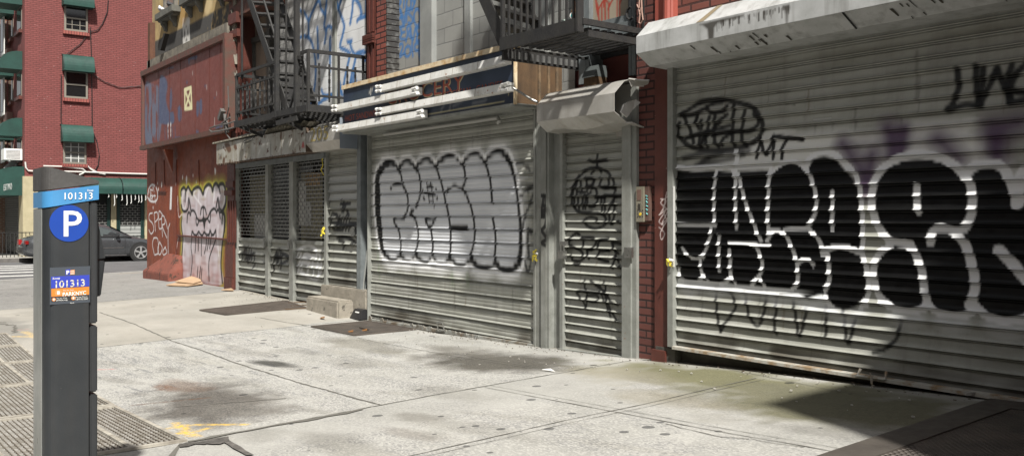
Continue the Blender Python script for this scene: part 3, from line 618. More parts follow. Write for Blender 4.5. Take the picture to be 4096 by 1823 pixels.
for l,w,zb,zt2 in ((0,.74,.34,.62),(.06,.80,.27,.86),(.35,.85,.22,.99),(.9,.88,.2,1.0),(1.6,.90,.19,.97),(2.6,.90,.19,.94),(3.3,.90,.2,.92),(3.9,.88,.22,.86),(4.4,.84,.24,.76),(4.68,.76,.28,.66),(4.76,.66,.34,.56)):
    y=yr+l; h=zt2; S.append([(cx-w*.93,y,z0+zb),(cx-w,y,z0+zb+.12),(cx-w,y,z0+(zb+h)/2),(cx-w*.98,y,z0+h-.10),(cx-w*.88,y,z0+h),(cx,y,z0+h+.03),(cx+w*.88,y,z0+h),(cx+w*.98,y,z0+h-.10),(cx+w,y,z0+(zb+h)/2),(cx+w,y,z0+zb+.12),(cx+w*.93,y,z0+zb)])
body=loft(S,mcar,'body',car)
S=[]
for l,w,h in ((.55,.78,.99),(1.15,.66,1.30),(1.7,.62,1.41),(2.2,.62,1.43),(2.7,.64,1.36),(3.15,.70,1.16),(3.55,.78,.93)):
    y=yr+l; S.append([(cx-.84+.0*w,y,z0+.9),(cx-w-.02,y,z0+max(h-.10,.93)),(cx-w*.8,y,z0+h),(cx+w*.8,y,z0+h),(cx+w+.02,y,z0+max(h-.10,.93)),(cx+.84,y,z0+.9)])
roof=loft(S,mcar,'roof',car)
def sidep(P,dx=.012): # quad strip on the greenhouse side; (l,h)
    out=[]
    for l,h in P:
        hw=np.interp(h,(.92,1.30,1.36),(.845,.66,.62)) if h<1.3 else .655
        top=np.interp(l,(.55,1.15,1.7,2.2,2.7,3.15,3.55),(.99,1.30,1.41,1.43,1.36,1.16,.93))
        w=np.interp(l,(.55,1.15,1.7,2.2,2.7,3.15,3.55),(.78,.66,.62,.62,.64,.70,.78))+.02; b=max(top-.10,.93)
        q=.84+(w-.84)*(h-.9)/max(b-.9,.03); out.append((cx+q+dx,yr+l,z0+h))
    return out
for P in ([(1.05,.97),(1.25,1.19),(1.65,1.28),(2.05,1.30),(2.05,.96)],[(2.12,.96),(2.12,1.30),(2.5,1.26),(2.85,1.15),(3.25,.96)],[(.72,.96),(1.0,.97),(1.18,1.17)]):
    MB().quad(*sidep(P)).build('side_window',mcg,car)
MB().quad((cx-.6,yr+2.85,z0+1.32),(cx+.6,yr+2.85,z0+1.32),(cx+.74,yr+3.5,z0+.975),(cx-.74,yr+3.5,z0+.975)).build('windscreen',mcg,car)
mb=MB(); 
for P in ([(1.0,.955),(3.3,.945)],): 
    a,b=sidep(P,.02); mb.bar(a,b,.012,.02)
mb.bar((cx+.905,yr+1.0,z0+.52),(cx+.905,yr+3.25,z0+.52),.02,.035); mb.bar((cx+.90,yr+.95,z0+.25),(cx+.90,yr+3.35,z0+.25),.02,.03); mb.build('side_trim',mchr,car)
MB().bar((cx+.91,yr+1.95,z0+.80),(cx+.91,yr+2.13,z0+.80),.035,.03).build('door_handle',mchr,car)
mm=MB(); mm.box(cx+.88,cx+1.08,yr+2.95,yr+3.07,z0+.94,z0+1.08); mm.build('wing_mirror',mcar,car,bev=.03)
dl_=MB()
for l in (1.0,2.08,3.3): dl_.bar((cx+.903,yr+l,z0+.25),(cx+.895,yr+l,z0+.93),.006,.012)
dl_.build('door_gap',m_black,car)
MB().box(cx+.5,cx+.82,yr-.008,yr+.09,z0+.70,z0+.82).build('tail_light',flat('tail_red',(.20,.008,.008),.2),car)
MB().box(cx-.82,cx-.5,yr-.01,yr+.12,z0+.66,z0+.84).build('tail_light',flat('tail_red2',(.35,.01,.01),.2),car)
MB().box(cx-.7,cx+.7,yr-.06,yr+.1,z0+.33,z0+.58).build('bumper',mcar,car,bev=.04)
for wy_ in (yr+.98,yr+3.85):
  for sx in (1,-1):
    a=MB().disc((cx+sx*.86,wy_,z0+.335),.395,(sx,0,0),.045,28); a.build('wheel_arch',m_black,car)
    w=MB().disc((cx+sx*.72,wy_,z0+.325),.325,(sx,0,0),.195,32).build('wheel',mtyre,car,bev=.0)
    r=MB().disc((cx+sx*.905,wy_,z0+.325),.215,(sx,0,0),.014,28).build('rim_dish',m_black,w)
    r=MB()
    for k in range(5):
        t=k*2*math.pi/5+.3
        for dt in (-.1,.1): r.bar((cx+sx*.925,wy_,z0+.325),(cx+sx*.922,wy_+math.cos(t+dt)*.215,z0+.325+math.sin(t+dt)*.215),.035,.02,up=(1,0,0))
    ring=[(cx+sx*.922,wy_+math.cos(k*math.pi/14)*.222,z0+.325+math.sin(k*math.pi/14)*.222) for k in range(29)]; r.tube(ring,.014,6); r.disc((cx+sx*.92,wy_,z0+.325),.06,(sx,0,0),.02)
    r.build('rim',flat('alloy_rim',(.55,.55,.55),.3,.6),w)

# ================================================================ CORNER BUILDING (ochre above, rust red below)
cbd=thing('corner_building',(-22.3,.1,0),'corner building with peeling ochre upper wall above a rust red ground floor','building')
xL=X_(609,.1); xR=X_(938,.1); zT=11.
zc=W(610,281,.1)[2]
MB().box(X_(589,.05),xR,.2,9,zg(-20,.2)-.4,zc).box(xL,xR,.13,9,zc,zT).build('structure_wall',m_redwall,cbd)
def ochre(cv):
    dk=(.045,.047,.05)
    cv.fill([(612,170),(690,131),(770,93),(850,50),(916,14),(918,88),(870,112),(800,145),(740,176),(670,212),(612,236)],dk,.96,.02,sm=False,tex=lambda x,y:np.clip((vnoise(x*9,y*5)*.6+vnoise(x*31,y*17)*.6-.28+(np.abs(x+17.6)>.75)*.4)*3,0,1))
    for P in ([(733,100),(735,200)],[(755,88),(757,172)],[(733,100),(757,88)],[(737,178),(758,170)],[(738,104),(754,168)],[(752,94),(738,172)],[(732,83),(756,78)]): cv.stroke(P,.10,(.62,.61,.58),.85,.5)
    for x in (-20.9,-19.6,-18.3): cv.blot((x,6.6),.12,.9,(.22,.18,.12),.45,True)
    cv.fill([(724,20),(745,0),(748,60),(738,95),(722,90)],(.40,.23,.06),.6,.06); cv.fill([(820,0),(850,0),(838,50),(822,55)],(.60,.47,.26),.8,.05)
wallgrid('upper_wall',m_ochre,cbd,xL,X_(930,.1),zc+.2,zT,.1,.03,ochre,'peeling ochre stucco with a dark painted band')
# stained stone ledge course
q=W(610,281,.0); MB().box(xL-.02,X_(922,.05),-.02,.12,W(612,281,0)[2],W(612,237,0)[2]).build('stone_course',m_stone,cbd)
# sills with brackets, windows
for i,(a,b,py) in enumerate(((615,683,88),(710,787,30),(832,905,-18))):
    x0,x1=X_(a,-.12),X_(b,-.12); z=W(a,py,-.12)[2]
    s=MB().box(x0,x1,-.10,.1,z+.02,z+.17).box(x0+.08,x1-.08,-.05,.1,z-.03,z+.019); s=s.build('sill',m_stoned,cbd,bev=.01)
    for xx in (x0+.25,x1-.35):
        m=MB(); m.prism([(xx,.09,z-.031),(xx,-.05,z-.031),(xx,-.04,z-.11),(xx,.02,z-.17),(xx,.04,z-.24),(xx,.09,z-.26)],(.10,0,0)); m.build('bracket',m_stoned,s)
    w=MB(); xa,xb=x0+.25,x1-.2
    for (p,q_) in ((xa,xa+.1),(xb-.1,xb)): w.box(p,q_,.02,.099,z+.171,z+2)
    w.box(xa+.1,xb-.1,.03,.099,z+.9,z+1.0); w=w.build('window',M('grey_wood_frame',(.17,.16,.14),(.11,.10,.085),8,.8) if i==0 else bpy.data.materials['grey_wood_frame'],cbd)
    MB().box(xa+.1,xb-.1,.07,.098,z+.171,z+2).build('pane',M('boarded_window_wood',(.26,.17,.14),(.16,.12,.10),6,.8,0,.2,40,stretch=(3,3,.3)) if i==0 else bpy.data.materials['boarded_window_wood'],w)
m=MB().box(X_(603,.05),X_(612,.05),-.02,.18,W(610,281,0)[2],W(610,86,0)[2]); m.build('corner_post',M('rust_post',(.12,.05,.025),(.08,.035,.02),5,.8),cbd)
m=MB(); m.prism([W(672,136,.0),W(678,137,.0),W(659,205,.0),W(651,203,.0)],(0,-.10,0)); m.build('bent_bracket',m_black,cbd)
# flashing / rubble at the junction with the next building
m=MB()
for k in range(26):
    z=4.2+k*.22; x=X_(930,.0)+random.uniform(-.08,.1); m.prism([(x,-.02,z),(x+random.uniform(.1,.25),-.04,z+random.uniform(-.05,.05)),(x+random.uniform(.05,.2),-.06,z+random.uniform(.12,.28)),(x-.03,-.02,z+.2)],(0,.1,0))
m.build('crumbling_edge',m_stone,cbd)
# ground floor wall with the painted face
def redface(cv):
    o=lambda P:C(700,700,2.491,P); al=dict(sm=True)
    out=[(60,200),(62,150),(90,125),(110,150),(130,118),(150,150),(172,190),(180,150),(225,120),(255,140),(280,190),(295,130),(330,95),(360,110),(375,160),(385,105),(410,85),(435,110),(450,90),(480,90),(500,140),(508,230),(500,300),(475,360),(490,390),(497,450),(490,560),(475,650),(462,760),(458,900),(475,1080),(300,1080),(20,1045),(45,940),(62,800),(72,640),(62,500),(68,430),(75,360),(60,300)]
    YG=(.50,.52,.06)
    cv.stroke(o(out[:31]+[(465,1000)]),.22,YG,.55,1.2); cv.stroke(o([(20,1045),(45,940),(62,800),(72,640),(62,500),(68,430),(75,360),(60,300),(60,200)]),.15,YG,.6,.9)
    cv.stroke(o(out[:26]),.13,YG,.75,.7)
    tx=lambda x,y:.70+.3*vnoise(x*9,y*3.5)-.38*np.clip(vnoise(x*3,y*15)*1.9-.95,0,1)
    cv.fill(o(out),(.56,.52,.56),1,.02,tex=tx)
    cv.fill(o([(60,900),(470,930),(480,1090),(10,1050)]),(.30,.07,.06),.55,.12,tex=lambda x,y:np.clip(.5-(y-.35),0,1)*vnoise(x*6,y*9)*1.5)
    for P in ([(85,170),(75,250),(85,340)],[(130,170),(110,300),(95,340)],[(480,120),(495,220),(475,320)],[(400,110),(390,200),(380,280)],[(95,620),(85,750),(90,860)],[(430,500),(425,650),(435,800)],[(200,150),(190,200),(260,300)],[(240,140),(235,260)],[(330,120),(300,210)]): cv.stroke(o(P),.05,(.80,.80,.82),.6,.9)
    k=dict(al=.97,soft=.3)
    for P in (out[:27],): cv.stroke(o(P),.0850,K,**k)
    cv.stroke(o([(500,300),(475,355),(455,345),(440,320),(428,230),(410,320)]),.0700,K,**k)
    cv.stroke(o([(62,300),(75,350),(105,362),(130,330),(138,235),(160,365)]),.0700,K,**k)
    cv.stroke(o([(100,260),(102,200),(110,150)]),.0700,K,**k); cv.stroke(o([(450,180),(440,130),(430,105)]),.0700,K,**k); cv.stroke(o([(172,190),(165,170)]),.0750,K,**k)
    cv.stroke(o([(120,470),(125,400),(140,370),(155,400),(160,360),(185,355),(205,385),(220,430),(250,455),(290,440),(325,430),(350,370),(385,335),(405,350),(415,375),(425,345),(440,365),(450,430)]),.0620,K,**k)
    cv.stroke(o([(255,390),(262,335),(280,318),(300,335),(312,390)]),.0620,K,**k); cv.stroke(o([(282,325),(284,430)]),.0560,K,**k)
    cv.fill(o([(245,450),(270,440),(283,400),(300,440),(325,435),(305,470),(292,560),(278,470)]),K,1,.01,sm=False)
    cv.stroke(o([(212,400),(210,470),(222,500),(240,450)]),.0560,K,**k); cv.stroke(o([(355,375),(352,430),(345,470),(322,430)]),.0560,K,**k)
    cv.stroke(o([(450,370),(468,375),(472,400),(468,480)]),.0560,K,**k); cv.stroke(o([(480,380),(497,420),(495,520),(480,620),(466,740),(458,900),(472,1070)]),.0700,K,**k)
    cv.stroke(o([(70,420),(64,500),(75,600),(78,660),(68,800),(50,920),(25,1040)]),.0620,K,**k)
    cv.stroke(o([(165,600),(172,562),(190,592),(215,600),(235,565),(255,592),(275,600),(290,570),(315,595),(340,590),(350,552),(365,590),(385,592),(405,548)]),.0620,K,**k)
    for P in ([(170,610),(160,720),(172,850),(150,1060)],[(405,560),(405,640),(350,800),(336,900),(340,1050)],[(200,600),(205,700),(200,770)],[(235,600),(232,750)],[(265,600),(262,800)],[(315,600),(310,700),(293,780)],[(345,560),(330,690),(320,745)],[(362,600),(345,730)],[(228,920),(218,1060)],[(255,915),(240,1055)],[(268,935),(258,1065)]): cv.stroke(o(P),.0500,K,**k)
    # white tags on the left
    q=lambda P:C(560,600,1.91,P); w=dict(al=.85,soft=.5)
    cv.stroke(q([(60,340),(70,290),(95,265),(125,290),(135,350),(120,390),(80,390),(58,360)]),.05,WH,**w)
    for P in ([(75,330),(80,300),(95,310),(100,280),(108,320)],[(70,385),(85,330)],[(95,385),(92,340)],[(120,410),(110,340)],[(78,350),(120,350)],[(85,300),(80,370),(98,360)]): cv.stroke(q(P),.028,WH,**w)
    for P in ([(95,480),(72,490),(70,530),(95,560),(105,610),(85,640),(68,610)],[(118,620),(108,480)],[(108,480),(130,475),(138,520),(115,550)],[(170,490),(145,470),(145,590),(165,600)],[(148,530),(165,525)],[(172,660),(165,515),(185,510),(190,560),(170,580),(205,670)],[(195,530),(210,600)],[(228,560),(215,620),(215,800)],[(105,670),(95,720),(110,800)],[(105,670),(135,680),(140,780),(115,800)],[(150,700),(135,760),(150,800),(170,750),(150,700)],[(195,740),(175,770),(180,800),(205,780),(190,740)]): cv.stroke(q(P),.034,WH,**w)
    cv.fill(q([(232,280),(246,280),(240,455),(226,455)]),WH,.95,.01,sm=False)
    for P in ([(287,355),(295,505),(320,490)],[(292,670),(275,790)],[(268,820),(262,900)]): cv.stroke(q(P),.035,(.7,.6,.58),.8,.4)
    for (x,y,r) in ((355,230,.10),(325,210,.06),(165,265,.07),(140,300,.06),(575,165,.08),(572,150,.06),(135,255,.05),(120,265,.05),(275,260,.05),(405,195,.05),(430,243,.04),(100,440,.05)): cv.blot(cv.map(*q([(x,y)])[0]),r*.6,r,(.7,.68,.66),.95,True)
    cv.fill(q([(250,60),(255,180),(210,0),(248,0)]),(.05,.02,.015),.6,.03);  # tapered wall shadow painted as a dark patch
wallgrid('ground_floor_wall',m_redwall,cbd,X_(589,.05),X_(925,.05),zg(-18,.0)-.1,W(700,560,.05)[2],.045,.022,redface,'rust red wall painted with a white and black fanged face')
m=MB(); 
for P in ([(706,640),(706,1090)],[(795,640),(797,740)],[(622,650),(622,760)],[(656,640),(660,760)],): m.tube([Vector(W(*p,.04)) for p in P],.012,5)
m.bar(W(710,941,.03),W(920,958,.03),.05,.03); m.bar(W(632,766,.03),W(664,767,.03),.02,.02); m.build('panel_seam',m_redcol,cbd)
m=MB(); a,b=X_(700,-.0),X_(712,0); m.prism([(X_(681,-.05),-.02,W(690,600,0)[2]),(X_(681,-.05),-.22,W(690,600,0)[2]),(X_(681,-.05),-.03,W(690,690,0)[2])],(.12,0,0)); m.build('shadow_wedge_block',m_redwall,cbd)  # solid wedge added where the wall only carries a tapered shadow
# battered concrete plinth at the corner
x0,x1=X_(571,-.28),X_(672,-.28); zb=float(zg(-21,0))-.12; zl=W(640,1093,-.3)[2]; m=MB()
yb=-.28; zs=zl
m.add([(x0,yb,zb),(x1,yb,zb),(x1,.04,zb),(x0,.04,zb),(x0,yb,zs),(x1,yb,zs),(x1,.04,zs+.14),(x0,.04,zs+.10),(x0+1.1,-.03,zs+.42),(x1-.05,-.03,zs+.40),(x1-.05,.04,zs+.40),(x0+1.1,.04,zs+.42)],[(0,1,5,4),(1,2,6,5),(3,0,4,7),(4,5,9,8),(8,9,10,11),(5,6,10,9),(4,8,11,7)])
m.build('corner_plinth',M('chipped_red_plinth',(.20,.06,.04),(.15,.05,.035),4,.8,0,.5,20,spots=((.06,.03,.02),7,.56)),cbd,bev=.012)
pm_=MB()
for P in ([(655,1035),(640,1060),(628,1055)],[(600,1075),(612,1050),(606,1085)],[(648,1040),(635,1070),(625,1075)]): pm_.tube([Vector(W(*p,-.18)) for p in P],.018,5)
# fluted cast iron pilaster between corner building and grilles
m=MB(); xa,xb=X_(908,-.04),X_(938,-.04); zb=float(zg(-17,0))-.05; zt2=W(920,600,-.04)[2]
m.box(xa,xb,-.04,.04,zb,zt2); m.box(xa-.04,xb,-.09,-.041,zb,zb+.28); m.box(xa-.02,xb,-.07,-.041,zb+.281,zb+.9)
for k in range(4): m.box(xa+.06+k*.13,xa+.12+k*.13,-.06,-.041,zb+.95,zb+1.75)
m.box(xa-.03,xb,-.09,-.041,zb+1.85,zb+1.95); m.box(xa-.01,xb,-.07,-.041,zb+2.0,zb+2.12); m.build('pilaster',m_redcol,cbd,bev=.006)
# signboard
sg=thing('signboard',W(600,600,-.15),'big rust red sign board with navy paint showing through, spanning the corner building','signboard')
XA,XE=X_(577,-.15),X_(905,-.15); ZA,ZE=W(600,588,-.15)[2],W(600,293,-.15)[2]
def board(cv):
    B=(.07,.09,.16); B2=(.12,.14,.20); o=lambda P:C(570,380,4.408,P); r=lambda P:C(0,0,1.2568,P)
    nz=lambda x,y:np.clip((vnoise(x*7,y*1.6)*.75+vnoise(x*22,y*6)*.45-.38)*7,0,1)
    cv.fill(r([(730,420),(770,425),(800,440),(815,500),(810,640),(790,735),(735,735),(726,560)]),B2,.9,.03,tex=nz)
    cv.fill(r([(800,470),(805,385),(830,390),(842,430),(835,500),(850,560),(872,565),(872,620),(820,625),(795,600)]),B,.95,.015)
    for P in ([(900,530),(912,545),(912,600),(900,612),(893,580)],[(988,515),(1000,515),(998,580),(988,580)],[(1003,512),(1014,500),(1016,560),(1005,575)],[(1085,640),(1130,610),(1130,640),(1090,658)],[(1000,660),(985,655),(990,680)],[(878,690),(910,685),(905,703),(880,705)],[(950,290),(990,278),(985,300),(955,300)],[(945,300),(956,300),(950,328)],[(840,345),(872,335),(868,345)],[(860,440),(866,500),(858,560),(852,520)],[(890,545),(906,540),(905,560)],[(938,405),(944,415),(938,425)],[(1028,425),(1034,430),(1030,442)],[(1075,490),(1082,492),(1078,500)]): cv.fill(r(P),B,.9,.012)
    cv.fill(r([(730,640),(780,650),(790,730),(740,735)]),B2,.8,.02,tex=nz)
    for k,(a,b) in enumerate(((845,630),(858,628),(845,660),(858,655),(858,680),(845,685))): cv.blot(r([(a,b)])[0],.03,.06,(.75,.73,.7),.95)
    for x in (828,842,865,880): cv.stroke(r([(x,640),(x+2,700)]),.05,B,.8,.4,sm=False)
    YW=(.72,.68,.42)
    for P in ([(928,452),(930,548)],[(960,442),(964,545)],[(928,452),(960,440)],[(930,548),(964,543)],[(932,460),(960,535)],[(958,455),(934,538)]): cv.stroke(r(P),.085,YW,.95,.25,sm=False)
    for x,y0,y1 in ((968,360,378),(1078,590,640),(1040,425,450),(1090,460,480)): cv.stroke(r([(x,y0),(x,y1)]),.02,(.7,.68,.66),.8,.5,sm=False)
MB().box(XA,XE,-.145,.0,ZA,ZE).build('backing',m_redboard,sg)
wallgrid('face',m_redboard,sg,XA+.06,XE-.04,ZA+.05,ZE-.05,-.152,.03,board)
m=MB(); m.box(XA-.08,XE+.1,-.24,-.146,ZA-.05,ZA+.05); m.box(XA-.08,XE+.1,-.22,.06,ZE-.02,ZE+.10); m.box(XE,XE+.12,-.22,.0,ZA+.05,ZE-.02); m.box(XA-.08,XA,-.2,0,ZA+.05,ZE-.02)
m.build('frame',M('weathered_red_frame',(.12,.042,.032),(.085,.055,.042),6,.6,0,.2,40),sg)
m=MB()
for px in (635,678,722,780,837,880): m.box(X_(px,-.155)-.006,X_(px,-.155)+.006,-.158,-.1525,ZA+.05,ZE-.03)
m.build('panel_joint',m_redcol,sg)
m=MB(); q=[Vector(W(*p,-.3)) for p in ((920,470),(880,500),(840,512),(855,506),(915,494),(950,482))]
m.tube(q[:3],.015,5); m.tube([q[3],q[4],q[5]],.015,5); m.tube([Vector(W(*p,-.3)) for p in ((838,519),(848,528),(880,524),(930,512),(960,500))],.015,5); m.tube([Vector(W(*p,-.28)) for p in ((912,345),(915,430),(905,470),(898,500),(902,530),(925,562))],.012,5)
m.bar(W(892,440,-.25),W(880,478,-.25),.09,.09); m.bar(W(898,458,-.28),W(911,530,-.28),.05,.04)
tag(m.build('broken_floodlight',flat('bracket_metal',(.10,.095,.09),.5),None),'broken lamp bracket with bent arms at the lower right of the red sign board','lamp bracket')
# pigeons on the first sill
def pigeon(x,y,z,dirx,pal,label):
    bc,wc,hc=pal; r=thing('pigeon',(x,y,z),label,'pigeon','pigeons on the ochre wall sill')
    P=[(-.17,.0,.055,.010),(-.11,0,.06,.032),(-.04,0,.075,.052),(.03,0,.09,.055),(.075,0,.115,.040),(.10,0,.145,.026),(.112,0,.165,.027),(.128,0,.168,.018)]
    m=MB(); m.tube([(x+dirx*a,y+b,z+c) for a,b,c,_ in P],[p[3] for p in P],10); m.build('body',bc,r,shade=True)
    m=MB(); m.tube([(x+dirx*.125,y,z+.166),(x+dirx*.15,y,z+.158)],[.007,.002],6); m.build('beak',m_wirek,r)
    for s in (-1,1):
        m=MB(); m.tube([(x+dirx*.05,y+s*.035,z+.10),(x-dirx*.02,y+s*.048,z+.09),(x-dirx*.12,y+s*.03,z+.065)],[.015,.032,.008],8); m.build('wing',wc,r,shade=True)
        m=MB(); m.tube([(x,y+s*.02,z+.05),(x+dirx*.005,y+s*.02,z+.004)],.006,5); m.bar((x-dirx*.01,y+s*.02,z+.004),(x+dirx*.035,y+s*.02,z+.004),.015,.006); m.build('leg',flat('pigeon_leg',(.4,.12,.1)) if 'pigeon_leg' not in bpy.data.materials else bpy.data.materials['pigeon_leg'],r)
sz=W(615,88,-.12)[2]+.17; gd=flat('feather_dark',(.045,.045,.05),.7); gw=flat('feather_white',(.62,.62,.62),.7)
pigeon(X_(637,-.08),-.04,sz,-1,(gw,flat('feather_bar',(.35,.35,.37)),gd),'white pigeon with a dark head, left of the two on the ochre wall sill')
pigeon(X_(668,-.08),-.02,sz,-1,(gd,gd,gd),'dark pigeon, right of the two on the ochre wall sill')
# ================================================================ MIDDLE BUILDING (fire escapes, three shutters, grocery sign)
mb_=thing('shop_building',(-11,.3,0),'old shop building with block filled windows above closed grey shutters','building')
YU=.30
xA=X_(938,.2); xP=X_(2546,0)
# core mass behind
MB().box(xA,xP,.62,9,-.3,14).build('core_wall',m_redcol,mb_)
MB().box(xA,X_(2190,.1),.10,.62,2.62,2.95).build('lintel',m_frame2,mb_)
zU0=2.6; zU1=8.5
# red lintel / cornice & dark door bay at the left
x0,x1=X_(938,YU),X_(1140,YU)
MB().box(x0,X_(1462,YU),.42,.6,zU0,zU1).build('upper_wall',flat('dark_grey_upper_wall',(.11,.11,.105)),mb_)
m=MB(); xa,xb=X_(978,.3),X_(1085,.3); z0=2.95; zt3=W(1000,75,.3)[2]+.5
m.box(xa,xa+.12,.26,.42,z0,zt3); m.box(xb-.12,xb,.26,.42,z0,zt3); m.box(xa+.12,xb-.12,.28,.42,zt3-1.0,zt3-.9); m.box(xa+.12,xb-.12,.27,.42,zt3-.1,zt3)
m.box((xa+xb)/2-.3,(xa+xb)/2-.24,.3,.42,z0,zt3-1.0); w=m.build('window',M('dark_wood_frame',(.07,.068,.06),(.045,.043,.04),7,.7),mb_)
MB().box(xa+.12,xb-.12,.36,.41,z0,zt3-.1).build('boarded_pane',M('beige_board',(.24,.19,.145),(.15,.125,.105),2,.7,stretch=(2,2,.4)),w)
m=MB(); m.box(X_(934,.05),X_(957,.05),.02,.4,2.9,zU1); 
for k in range(3): m.box(X_(938,.0)+k*.14,X_(938,0)+k*.14+.07,-.0,.02,3.1,zU1)
m.box(X_(930,.0)-.02,X_(960,0),-.06,.05,W(950,150,0)[2],W(950,150,0)[2]+.14); m.box(X_(930,.0)-.02,X_(960,0),-.08,.05,W(950,95,0)[2],W(950,95,0)[2]+.2); m.build('pilaster',m_redcol,mb_)
m=MB(); m.box(X_(960,.2),X_(1125,.2),-.02,.42,W(1000,58,.1)[2],W(1000,58,.1)[2]+.35); m.box(X_(960,.2),X_(1125,.2),-.12,.42,W(1000,58,.1)[2]+.36,W(1000,58,.1)[2]+.8); m.build('cornice',M('rusty_cornice',(.15,.055,.035),(.05,.03,.025),6,.7,0,.4,20),mb_)
# white painted block infill with blue lettering
def blueblock(cv):
    o=lambda P:C(1180,0,2.49,P); b=dict(al=.93,soft=.25)
    cv.fill(o([(15,60),(110,120),(230,10),(300,160),(330,-60),(390,-60),(440,30),(580,-40),(640,110),(700,200),(705,860),(390,960),(330,1040),(210,1050),(150,960),(130,820),(20,420)]),(.74,.75,.76),.95,.04,sm=False,tex=lambda x,y:np.clip(.62+.6*vnoise(x*4,y*3)-.5*np.clip(vnoise(x*1.5+y,y*1.5)*2-1,0,1),0,1))
    cv.fill(o([(312,290),(390,290),(392,940),(312,1000)]),(.76,.78,.80),.9,.02,sm=False)
    for P in ([(15,60),(60,115),(95,130),(135,205),(160,150),(232,10),(260,90),(300,165),(290,260),(310,320),(295,430)],[(135,200),(135,370)],[(25,410),(60,370),(120,370),(160,410),(190,520),(205,650),(205,760),(195,870),(175,940)],
      [(222,280),(228,420),(230,580)],[(318,-20),(300,170)],[(315,290),(330,265),(365,280),(388,330),(390,370)],[(350,380),(350,520),(348,715)],[(410,-20),(430,80),(470,190),(490,265),(475,350),(450,465),(500,500),(545,540),(525,650),(500,760),(485,850)],
      [(385,-20),(430,90)],[(470,-30),(435,70)],[(580,-20),(570,110),(550,235)],[(600,-10),(645,60),(660,130),(655,160)],[(620,210),(640,185),(700,165)],
      [(550,440),(570,510),(600,555),(595,620),(570,720),(545,860)],[(600,555),(640,520),(700,520)],[(600,555),(650,560),(700,600)],[(580,700),(600,780),(610,850)],[(425,960),(440,820),(470,940)],[(265,900),(290,950),(380,940)],[(130,960),(160,1020),(210,1050),(290,990),(380,950)]): cv.stroke(o(P),.075,BLUE,**b)
    cv.fill(o([(508,400),(575,382),(575,420),(545,440),(520,445)]),BLUE,.95,.01,sm=False)
    cv.fill(o([(425,960),(440,830),(480,960),(590,720),(610,850),(560,900)]),BLUE,.85,.02,sm=False)
    cv.fill(o([(700,-60),(720,-60),(715,200),(700,190)]),BLUE,.9,.02,sm=False)
wallgrid('block_infill',m_cmuw,mb_,X_(1120,YU),X_(1464,YU),zU0,6.2,YU,.03,blueblock,'white painted block infill with tall blue outlined lettering')
m=MB(); m.box(X_(1336,.27)-.04,X_(1336,.27)+.05,.26,.32,zU0,6.2); m.build('mullion',m_frame,mb_)
# fluted red pilaster + brick pier + grey block bays
m=MB(); xa,xb=X_(1462,.1),X_(1499,.1); m.box(xa,xb,.12,.62,2.9,zU1)
for k in range(3): m.box(xa+.05+k*.11,xa+.11+k*.11,.10,.119,3.05,W(1480,180,.1)[2]); m.box(xa+.05+k*.11,xa+.11+k*.11,.10,.119,W(1480,130,.1)[2],zU1)
for py in (142,152,160,168): m.box(xa-.03,xb,.06,.119,W(1480,py,.1)[2]-.03,W(1480,py,.1)[2]+.01)
pil=m.build('pilaster',m_redcol,mb_)
def splash(cv): cv.fill([(1460,0),(1484,0),(1480,30),(1474,38),(1462,40)],(.6,.62,.66),.9,.02,sm=False); cv.stroke([(1463,40),(1466,160)],.05,BLUE,.9,.3)
MB().tube([(xb+.01,.11,2.95),(xb+.01,.11,zU1)],.018,6).build('drain_pipe',m_redcol,mb_)
xa,xb=X_(1501,.1),X_(1544,.1); MB().box(xa,xb,.10,.62,2.9,zU1).build('brick_pier',brickmat('dark_red_brick',(.19,.05,.038),(.24,.068,.048),(.03,.012,.011),w=.24,h=.078,ms=.012,dirt=(.06,.06,.055)),mb_)
m=MB()
for k in range(72): m.box(xb+.001,xb+.03,.10,.62,2.9+k*.078,2.9+k*.078+.066)
m.build('painted_quoin',M('sloppy_grey_paint',(.045,.043,.04),(.20,.20,.19),9,.5,0,.3,40,lo=.5,hi=.75),mb_)
def greytag(cv):
    o=lambda P:C(1460,0,3.473,P); b=dict(al=.85,soft=.35)
    for P in ([(425,150),(430,0)],[(425,10),(470,0),(500,30),(480,70),(430,95)],[(450,90),(500,150)],[(545,0),(535,110)],[(585,0),(575,90),(600,120),(635,110),(640,0)],[(660,0),(690,40),(700,0)],[(690,40),(660,130)],
      [(420,310),(455,190),(480,130),(495,200),(530,330)],[(435,280),(510,250)],[(545,330),(570,140),(545,250),(500,170)],[(580,150),(575,310)],[(660,140),(625,145),(605,190),(640,230),(665,280),(640,330),(605,320)],[(720,130),(690,180),(680,280),(710,355),(750,340),(765,230),(745,140),(700,130)],
      [(475,380),(440,370),(415,410),(430,460),(470,500),(450,555),(415,520)],[(545,370),(490,385),(510,460),(495,540),(560,550)],[(505,460),(550,450)],[(570,580),(590,470),(585,380),(620,370),(635,420),(590,470),(650,540)],[(630,430),(665,560),(700,390)],[(765,390),(710,400),(730,480),(715,570),(770,560)],[(725,480),(765,470)],
      [(470,660),(490,615),(520,620),(520,680),(480,780),(490,790),(540,745),(560,770)],[(600,640),(560,680),(555,760),(590,790),(630,740),(625,660),(590,640)],[(655,590),(655,690),(665,780)],[(760,620),(720,605),(690,640),(700,700),(745,700),(760,640),(750,740),(765,830)]): cv.stroke(o(P),.048,BLUE,**b)
    cv.stroke(o([(350,220),(350,400),(358,550)]),.09,(.03,.09,.25),.9,.25)
wallgrid('block_infill',m_cmu,mb_,X_(1548,YU),X_(2300,YU),zU0,5.6,YU,.022,greytag,'grey painted block infill sprayed with blue writing')
m_mul=M('light_grey_mullion_paint',(.30,.31,.30),(.22,.23,.225),2.5,.4,0,.15,20)
